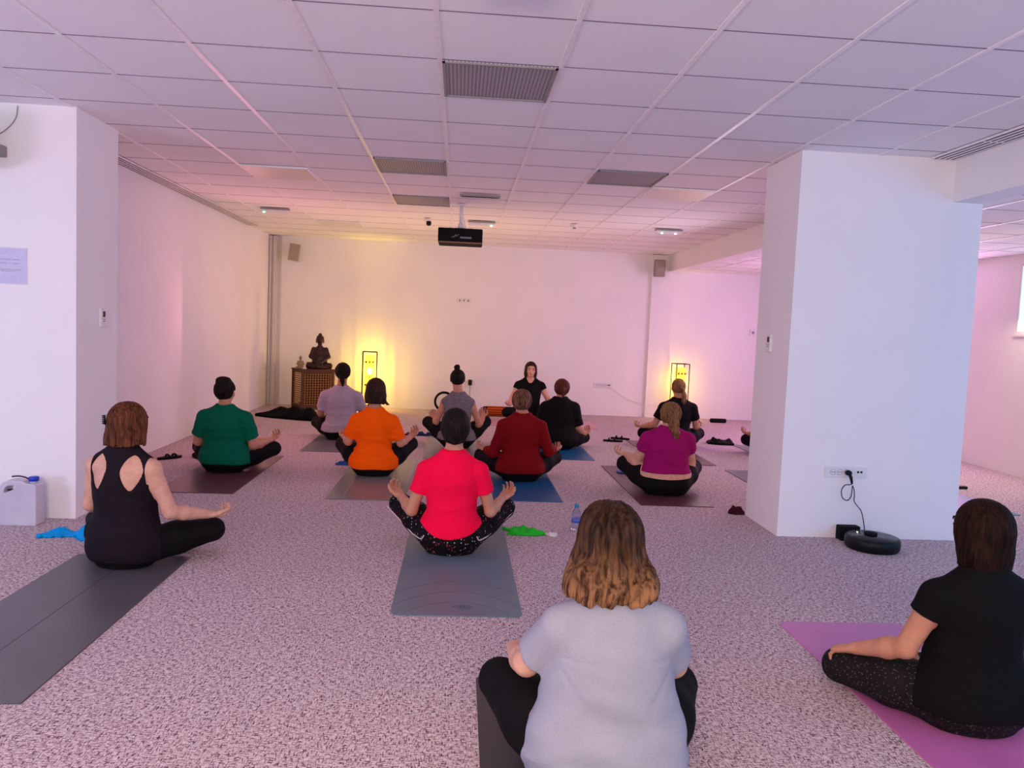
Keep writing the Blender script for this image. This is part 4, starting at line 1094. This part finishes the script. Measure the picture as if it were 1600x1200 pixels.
t = thing('bowl', 'black bowl on the cabinet top behind the large statue', 'bowl', (-2.30, 12.50, .63))
MB().lathe([(.03, 0), (.05, .01), (.07, .05), (.075, .09), (.068, .09), (.06, .05), (.04, .02), (0, .018)], 0, 0, 32).link('bowl_body', M['black_matte'], t)
MB().lathe([(.035, 0), (.035, .008), (.028, .008)], 0, 0, 24).link('bowl_foot', M['black_plastic'], t)
t = thing('candle', 'small white candle in a dish beside the figurine', 'candle', (-2.35, 12.20, .63))
MB().lathe([(.03, 0), (.038, .01), (.036, .012), (.0, .006)], 0, 0, 24).link('candle_dish', M['white_plastic'], t)
MB().lathe([(.022, .006), (.022, .03), (.0, .028)], 0, 0, 20).link('candle_wax', simple('wax', srgb(235, 228, 225), .4), t)
MB().tube([(0, 0, .028), (.001, 0, .037)], .0012, 5).link('wick', M['black_matte'], [c_ for c_ in t.children if c_.name.startswith('candle_wax')][0])
t = thing('yoga_ring', 'black ring-shaped yoga wheel standing against the back wall', 'yoga wheel', (-.21, 12.66, .162), 0)
prof = [(.135, -.06), (.16, -.065), (.162, 0), (.16, .065), (.135, .06), (.131, 0)]
mb = MB(); rings = []
for k in range(48):
    a = 2*PI*k/48; rings.append([mb.bm.verts.new((r*math.cos(a), y, r*math.sin(a))) for r, y in prof])
for k in range(48):
    for q in range(6):
        f = mb.bm.faces.new((rings[k][q], rings[k][(q+1) % 6], rings[(k+1) % 48][(q+1) % 6], rings[(k+1) % 48][q])); f.smooth = True
mb.link('rim', M['black_matte'], t)
MB().tube([(.131*math.cos(2*PI*k/48), 0, .131*math.sin(2*PI*k/48)) for k in range(48)], .006, 6, closed=True).link('rim_lining', M['black_plastic'], t)
bol = NT('woven_orange'); v = bol.coord(); sx = bol.n('ShaderNodeSeparateXYZ'); bol.l(v, sx.inputs[0])
st = bol.math('FRACT', bol.math('MULTIPLY', sx.outputs[2], 28)); st2 = bol.math('FRACT', bol.math('MULTIPLY', sx.outputs[0], 22))
cc_ = bol.mix(bol.math('GREATER_THAN', st, .6), srgb(205, 88, 26), srgb(120, 34, 20)); cc_ = bol.mix(bol.math('MULTIPLY', bol.math('GREATER_THAN', st2, .75), .5), cc_, srgb(150, 90, 30))
bol.color(cc_); bol.b.inputs['Roughness'].default_value = .9; bol.bump(bol.noise(v, 300, 2), .3)
t = thing('bolster', 'dark cylindrical bolster with an orange woven band on the floor beside the teacher', 'bolster', (.68, 12.25, .078))
MB().lathe([(.0, -.28), (.055, -.28), (.072, -.265), (.076, -.2), (.077, 0), (.076, .2), (.072, .265), (.055, .28), (0, .28)], 0, 0, 32, axis='x').link('bolster_body', fabric('dark_brown_cloth', srgb(40, 20, 18), .9), t)
MB().lathe([(.0765, -.21), (.0795, -.2), (.0795, .07), (.0765, .08)], 0, 0, 32, axis='x').link('woven_band', bol.m, t)

# ------------------------------------------------------------------ the people
BK = (.0045, .004, .005, 1)
black_leg = fabric('black_leggings', BK, .75, heather=.2, bump=.12)
def HM(name, d, l, **k): return hairmat(name, (d+(1,), l+(1,)), **k)
h_black = HM('black_hair', (.006, .004, .004), (.022, .014, .012)); h_dbrown = HM('dark_brown_hair', (.014, .007, .005), (.05, .024, .015))
h_auburn = HM('auburn_hair', (.04, .012, .006), (.17, .055, .025)); h_brown = HM('brown_hair', (.035, .014, .008), (.11, .05, .028))
h_red = HM('reddish_hair', (.05, .014, .01), (.16, .05, .03)); h_blond = HM('dark_blond_hair', (.11, .05, .02), (.32, .17, .08))
h_high = HM('highlighted_hair', (.045, .016, .010), (.30, .135, .085))
def base(**k):
    d = dict(sw=.18, sz=.54, head=(0, .03, .775), kL=(-.33, .29, .20), kR=(.33, .29, .20), eL=(-.24, .03, .28), eR=(.24, .03, .28),
             wL=(-.31, .24, .28), wR=(.31, .24, .28), tL=(-.355, .36, .30), tR=(.355, .36, .30), vox=.007, skin='warm', pants_m=black_leg, hair_m=h_dbrown, seed=1, curl=36)
    d.update(k); return d
PEOPLE = [
 base(seed=11, pos=(-1.80, 4.39), rz=-.2, vox=.0052, skin='fair', sw=.186, sz=.58, head=(.005, .03, .785), yaw=.2, girth=1.14, w=1.02, arm=1.0, leg=.95,
      eL=(-.225, .03, .32), eR=(.25, .03, .31), wL=(-.33, .24, .25), wR=(.365, .22, .262), tL=(-.40, .34, .24), tR=(.44, .33, .245), kL=(-.36, .29, .155), kR=(.36, .29, .155),
      label='person in a black racerback tank top with an auburn bob and hair clip', hair_m=h_auburn,
      hair=dict(style='bob', drop=.115, cutz=.112, wx=[.112, .108, .100, .092], wy=[.096, .100, .104, .106], front=.05, fq=16, amp=.003, wave=.6),
      top=dict(name='tank_top', racer=True, sleeve=0, inf=.008, hem=.045, hang=.1, fold=.003, neck=.066, armhole=.045, ahx=.06), top_m=fabric('black_plum_jersey', (.012, .007, .011, 1), .8, heather=.2, bump=.15)),
 base(seed=22, pos=(-2.06, 7.14), rz=-.1, vox=.0062, skin='warm', sw=.20, sz=.515, head=(-.015, .03, .715), girth=1.16, w=1.08, arm=1.1, leg=1.0, yaw=.12,
      eL=(-.255, .03, .26), eR=(.245, .04, .25), wL=(-.33, .23, .24), wR=(.33, .24, .27), tL=(-.37, .35, .25), tR=(.36, .36, .30), kL=(-.35, .29, .17), kR=(.34, .30, .18),
      label='person in a green t-shirt with dark hair pinned up, sitting cross-legged near the left wall', hair_m=h_black,
      hair=dict(style='up', nape=-.09, inf=.012, balls=[((-.005, -.03, .105), (.066, .06, .036), .02)]),
      top=dict(sleeve=.72, inf=.012, hem=.085, hang=.85, fold=.005, loose=.024), top_m=fabric('green_jersey', srgb(0, 96, 72), heather=.06)),
 base(seed=33, pos=(-1.35, 9.27), vox=.0072, skin='tan', sw=.20, sz=.54, head=(.005, .03, .785), girth=1.06, w=1.0, arm=1.0,
      eL=(-.25, .05, .30), eR=(.25, .05, .30), wL=(-.26, .27, .25), wR=(.26, .27, .25), tL=(-.28, .39, .26), tR=(.28, .39, .26), kL=(-.33, .32, .16), kR=(.33, .32, .16),
      label='person in a lilac grey t-shirt with a dark low ponytail near the lit lamp', hair_m=h_black,
      hair=dict(style='pony', nape=-.08, locks=[([(0, -.10, -.04), (.012, -.108, -.09), (.018, -.105, -.15)], [.026, .024, .008])]),
      top=dict(sleeve=.66, inf=.014, hem=.10, hang=.6, fold=.007, loose=.026), top_m=fabric('lilac_jersey', srgb(172, 154, 172), heather=.05)),
 base(seed=44, pos=(-.74, 7.16), vox=.0062, skin='warm', sw=.178, sz=.53, head=(.0, .03, .77), girth=1.02, w=1.0, arm=.95,
      eL=(-.235, .03, .30), eR=(.24, .03, .30), wL=(-.29, .24, .30), wR=(.31, .24, .33), tL=(-.31, .36, .33), tR=(.36, .35, .38), kL=(-.32, .29, .235), kR=(.315, .28, .26),
      label='person in a bright orange t-shirt with a dark brown bob, sitting cross-legged left of centre', hair_m=h_dbrown,
      hair=dict(style='bob', drop=.11, cutz=.118, wx=[.088, .098, .098, .09], front=.045, fq=30, amp=.0014, locks=[([(.07, -.03, -.08), (.095, -.03, -.115), (.13, -.03, -.125)], [.025, .02, .006])]),
      top=dict(sleeve=.74, inf=.012, hem=.075, hang=.55, fold=.007, loose=.026), top_m=fabric('orange_jersey', srgb(255, 92, 0), heather=.05)),
 base(seed=55, pos=(.01, 8.93), vox=.0072, skin='warm', sw=.17, sz=.55, head=(-.015, .03, .785), girth=1.0, w=.96, arm=.9,
      eL=(-.24, .03, .29), eR=(.25, .03, .28), wL=(-.265, .25, .29), wR=(.30, .23, .33), tL=(-.28, .36, .35), tR=(.28, .33, .42), kL=(-.34, .28, .25), kR=(.33, .26, .28),
      label='person in a grey speckled sleeveless top with a topknot, sitting cross-legged in the middle row', hair_m=h_black,
      hair=dict(style='bun', nape=-.085, balls=[((-.01, -.02, .135), (.036, .036, .032), .006), ((-.002, -.03, .15), (.022, .02, .02), .006)], inf=.008),
      top=dict(name='sleeveless_top', sleeve=0, inf=.011, hem=.10, hang=.4, fold=.006, armhole=.035, ahx=.075), top_m=fabric('speckled_jersey', srgb(116, 108, 118), dots=[(42, .22, srgb(45, 38, 48), .45)])),
 base(seed=66, lw=.225, pos=(-.01, 4.77), vox=.0052, skin='warm', sw=.18, sz=.545, head=(.005, .03, .775), girth=1.02, w=.98, arm=.92, leg=.95,
      eL=(-.245, .02, .255), eR=(.24, .02, .26), wL=(-.325, .225, .295), wR=(.325, .225, .30), tL=(-.385, .33, .33), tR=(.375, .33, .33), kL=(-.335, .28, .235), kR=(.345, .28, .225),
      label='person in a bright red-pink polo shirt and patterned black leggings', hair_m=h_black,
      hair=dict(style='pixie', drop=.10, nape=-.098, wx=[.058, .072, .086, .09], wy=[.06, .078, .094, .104], inf=.012, amp=.0012),
      top=dict(name='polo_shirt', sleeve=.52, inf=.010, hem=.115, hemc=.05, hang=.05, fold=.0045, loose=.018, collar=True, neck=.058, neck_z=.02), top_m=fabric('hot_pink_pique', srgb(250, 8, 66), heather=.04, bump=.2),
      pants_m=fabric('patterned_leggings', BK, .75, heather=.2, bump=.1, dots=[(75, .26, (.62, .60, .60, 1), .80), (60, .28, (.30, .02, .04, 1), .70)])),
 base(seed=77, pos=(.60, 7.12), vox=.0062, skin='warm', sw=.19, sz=.535, head=(-.01, .03, .72), girth=1.08, w=1.05, arm=1.0,
      eL=(-.25, .03, .25), eR=(.26, .03, .27), wL=(-.31, .24, .24), wR=(.33, .24, .26), tL=(-.39, .345, .25), tR=(.375, .36, .25), kL=(-.35, .29, .175), kR=(.35, .29, .18),
      label='person in a dark red long-sleeved sweater with a highlighted updo, sitting on the blue mat', hair_m=h_high,
      hair=dict(style='bun', nape=-.085, amp=.004, fq=12, wave=1.2, balls=[((.005, -.10, .02), (.050, .035, .045), .012), ((.03, -.11, -.01), (.03, .025, .03), .01)]),
      top=dict(name='sweater', sleeve=1.95, inf=.010, hem=.085, hang=.35, fold=.0045, loose=.010), top_m=fabric('dark_red_knit', srgb(122, 10, 18), heather=.07)),
 base(seed=99, pos=(1.20, 9.09), vox=.0072, skin='warm', sw=.185, sz=.52, head=(.015, .03, .705), girth=1.12, w=1.05,
      eL=(-.22, .03, .25), eR=(.225, .03, .26), wL=(-.33, .20, .20), wR=(.335, .20, .165), tL=(-.39, .31, .21), tR=(.39, .30, .20), kL=(-.35, .29, .12), kR=(.35, .29, .11),
      label='person in a loose black t-shirt with a reddish low bun, right of the teacher', hair_m=h_red,
      hair=dict(style='bun', nape=-.085, amp=.003, balls=[((.0, -.125, -.005), (.036, .032, .04), .005), ((.004, -.13, -.055), (.020, .018, .035), .006)]),
      top=dict(sleeve=.85, inf=.016, hem=.05, hang=1.0, flare=.012, fold=.005, loose=.03), top_m=fabric('black_jersey_loose', BK, .8, heather=.15)),
 base(seed=110, pos=(1.84, 6.69), vox=.0062, skin='fair', sw=.195, sz=.515, head=(.02, .03, .69), girth=1.20, w=1.12, arm=1.15, leg=1.12, yaw=.1,
      eL=(-.245, .10, .27), eR=(.25, .12, .27), wL=(-.30, .28, .30), wR=(.25, .33, .28), tL=(-.36, .37, .30), tR=(.22, .45, .29), kL=(-.31, .27, .215), kR=(.33, .27, .20),
      label='person in a magenta top with a messy dark-blond ponytail and bare lower back', hair_m=h_blond, waist_z=.155,
      hair=dict(style='pony', nape=-.09, amp=.004, fq=15, wave=1.3, balls=[((.0, -.10, .02), (.05, .03, .045), .02)], locks=[([(.01, -.115, .01), (.02, -.125, -.06), (.035, -.125, -.13), (.04, -.12, -.2)], [.034, .036, .03, .008]), ([(-.01, -.115, .0), (.0, -.125, -.07), (.01, -.12, -.15)], [.03, .032, .008])]),
      top=dict(name='blouse', sleeve=.42, inf=.010, hem=.20, hang=.25, fold=.004, loose=.016), top_m=fabric('magenta_jersey', srgb(150, 14, 98), heather=.05)),
 base(seed=121, pos=(2.68, 9.37), vox=.0072, skin='warm', sw=.195, sz=.54, head=(.0, .03, .75), girth=1.02, w=1.0,
      eL=(-.27, .03, .29), eR=(.25, .03, .29), wL=(-.37, .21, .245), wR=(.32, .22, .25), tL=(-.435, .32, .23), tR=(.345, .33, .28), kL=(-.34, .30, .15), kR=(.365, .27, .17),
      label='person in a black t-shirt with a long blond ponytail before the alcove lamp', hair_m=h_blond,
      hair=dict(style='pony', nape=-.085, inf=.008, balls=[((.02, -.108, -.005), (.022, .02, .02), .006)], locks=[([(.025, -.115, -.01), (.04, -.122, -.08), (.045, -.12, -.15), (.05, -.115, -.20)], [.018, .03, .028, .006])]),
      top=dict(sleeve=.62, inf=.012, hem=.08, hang=.4, fold=.004, loose=.022), top_m=fabric('black_jersey', BK, .8, heather=.15)),
 base(seed=132, pos=(.492, 2.28), vox=.0046, skin='fair', sw=.172, sz=.545, head=(-.02, .03, .765), hs=1.04, girth=1.28, w=1.12, arm=1.08, leg=1.18, yaw=-.05,
      eL=(-.245, .10, .358), eR=(.225, .11, .355), wL=(-.26, .31, .30), wR=(.27, .31, .30), tL=(-.24, .43, .29), tR=(.25, .43, .29), kL=(-.31, .32, .20), kR=(.30, .32, .19),
      label='person in a light grey t-shirt with wavy ombre hair, largest in the foreground', palm=-1,
      hair_m=hairmat('ombre_hair', ((.012, .006, .004, 1), (.06, .028, .016, 1)), zr=(.64, .80, (.045, .018, .009, 1), (.30, .145, .068, 1)), strand=90, rough=.5),
      hair=dict(style='wavy', drop=.165, cutz=.142, wx=[.128, .135, .112, .092], wy=[.085, .10, .108, .106], yy=[-.052, -.045, -.026, -.016], amp=.0048, fq=10, wave=1.1, wamp=.0006, inf=.016, front=.05,
                locks=[([(.06*k_, -.10, -.06), (.05*k_+.012, -.128, -.10), (.045*k_-.01, -.125, -.135), (.04*k_, -.12, -.150-.02*(k_ == 0))], [.026, .026, .02, .004]) for k_ in (-1.5, -.8, 0, .8, 1.5)]),
      top=dict(sleeve=.70, inf=.012, hem=.035, hang=.55, fold=.009, ff=.55, loose=.022, fold_top=.42), top_m=fabric('light_grey_jersey', srgb(158, 158, 174), heather=.07, bump=.3)),
 base(seed=143, pos=(1.94, 2.70), vox=.0048, skin='warm', sw=.19, sz=.52, head=(.002, .03, .725), girth=1.06, w=1.1, arm=1.0, leg=1.0, yaw=-.15, palm=-1, curl=30,
      eL=(-.25, .03, .28), eR=(.25, .04, .28), wL=(-.345, .20, .205), wR=(.34, .22, .22), tL=(-.395, .30, .16), tR=(.39, .33, .18), kL=(-.36, .285, .10), kR=(.36, .29, .11),
      label='person in a black t-shirt and speckled leggings at the right foreground edge', hair_m=HM('espresso_hair', (.006, .003, .002), (.028, .010, .006)),
      hair=dict(style='bob', drop=.125, cutz=.135, wx=[.094, .100, .098, .09], front=.045, amp=.0014, fq=30),
      top=dict(sleeve=.34, inf=.010, hem=.075, hang=.3, fold=.004, loose=.016), top_m=fabric('black_jersey_fitted', BK, .85, heather=.15, bump=.1),
      pants_m=fabric('speckled_leggings', (.012, .009, .011, 1), .75, heather=.2, bump=.1, dots=[(120, .30, (.10, .085, .085, 1), .62), (70, .2, (.06, .05, .05, 1), .6)])),
 base(seed=154, pos=(3.87, 9.0), vox=.0085, skin='warm', head=(0, .03, .76),
      wL=(-.33, .23, .24), tL=(-.385, .34, .25), kL=(-.34, .29, .16),
      label='person almost hidden behind the pillar, one hand on the knee showing', hair_m=h_brown,
      hair=dict(style='bob', drop=.11, cutz=.12), top=dict(sleeve=.6, inf=.012, hem=.08, hang=.4, fold=.004), top_m=fabric('grey_violet_jersey', srgb(90, 70, 100))),
 base(seed=88, pos=(1.06, 11.50), rz=PI, vox=.0066, skin='fair', sw=.185, sz=.585, head=(0, .03, .79), girth=1.0, w=1.0,
      eL=(-.27, .02, .37), eR=(.255, .02, .37), wL=(-.33, .22, .30), wR=(.30, .22, .285), tL=(-.36, .33, .30), tR=(.325, .33, .29), kL=(-.36, .30, .17), kR=(.35, .30, .18),
      label='person in a black cap-sleeved top facing the camera, the teacher by the back wall', hair_m=h_dbrown,
      hair=dict(style='bob', drop=.125, cutz=.125, wx=[.084, .094, .096, .09], front=.035, side=.058, hairline=.064, fq=30, amp=.0012),
      top=dict(sleeve=.30, inf=.010, hem=.08, hang=.3, fold=.003, loose=.020, neck=.066, neck_drop=.03, neck_front=.05), top_m=fabric('black_jersey_teacher', BK, .85, heather=.15)),
]
import time as _t
for P in PEOPLE:
    _a = _t.time(); o = person(P)
    print('person', P['seed'], round(_t.time()-_a, 1), 's')
    if P['seed'] == 66:                                   # white piping along the thighs
        for sg in (-1, 1):
            hp, kn = A(sg*.086, -.01, .105), A(sg*.34, .28, .23); d_ = nrm(kn-hp); n_ = A(sg*.62, -.62, -.42); n_ = nrm(n_-d_*(n_@d_))
            pts = [tuple(hp+(kn-hp)*u_+n_*((.093+(.06-.093)*u_)+.0105)) for u_ in (1.1, .95, .8, .65, .5, .38, .28)]
            pts += [(sg*.178, -.085, .105), (sg*.160, -.118, .135)]
            MB().tube(smooth_path(pts), .0035, 6).link('piping', simple('white_piping', srgb(225, 205, 205), .7), o)
    if P['seed'] == 11:                                   # hair clip
        mb = MB(); c = Vector((-.072, -.055, .812))
        for k in range(5): mb.tube([c+Vector((.0, -.012, -.02+.010*k)), c+Vector((-.012, -.018, -.02+.010*k)), c+Vector((-.016, .0, -.02+.010*k))], .0035, 6)
        mb.tube([c+Vector((.0, -.014, -.026)), c+Vector((0, -.018, .026))], .006, 8)
        mb.link('hair_clip', M['black_plastic'], [c_ for c_ in o.children if c_.name.startswith('hair')][0])
# look-alike things share a group
GROUPS = {'yoga_mat': 'yoga mats laid out on the carpet', 'person': 'people sitting cross-legged in the class', 'floor_lamp': 'lit paper floor lamps by the back walls',
          'emergency_light': 'emergency lights on the ceiling', 'ceiling_light_panel': 'grey ribbed panels in the ceiling', 'flat_light_panel': 'smooth cream panels in the ceiling',
          'thermostat': 'wall thermostats', 'wall_socket': 'wall socket panels', 'wall_speaker': 'loudspeakers on the back wall', 'slot_vent': 'slotted vents in the ceiling', 'cloth': 'small cloths lying on the carpet'}
for o in bpy.data.objects:
    if o.get('category') and not o.get('group') and o.name.split('.')[0] in GROUPS: o['group'] = GROUPS[o.name.split('.')[0]]
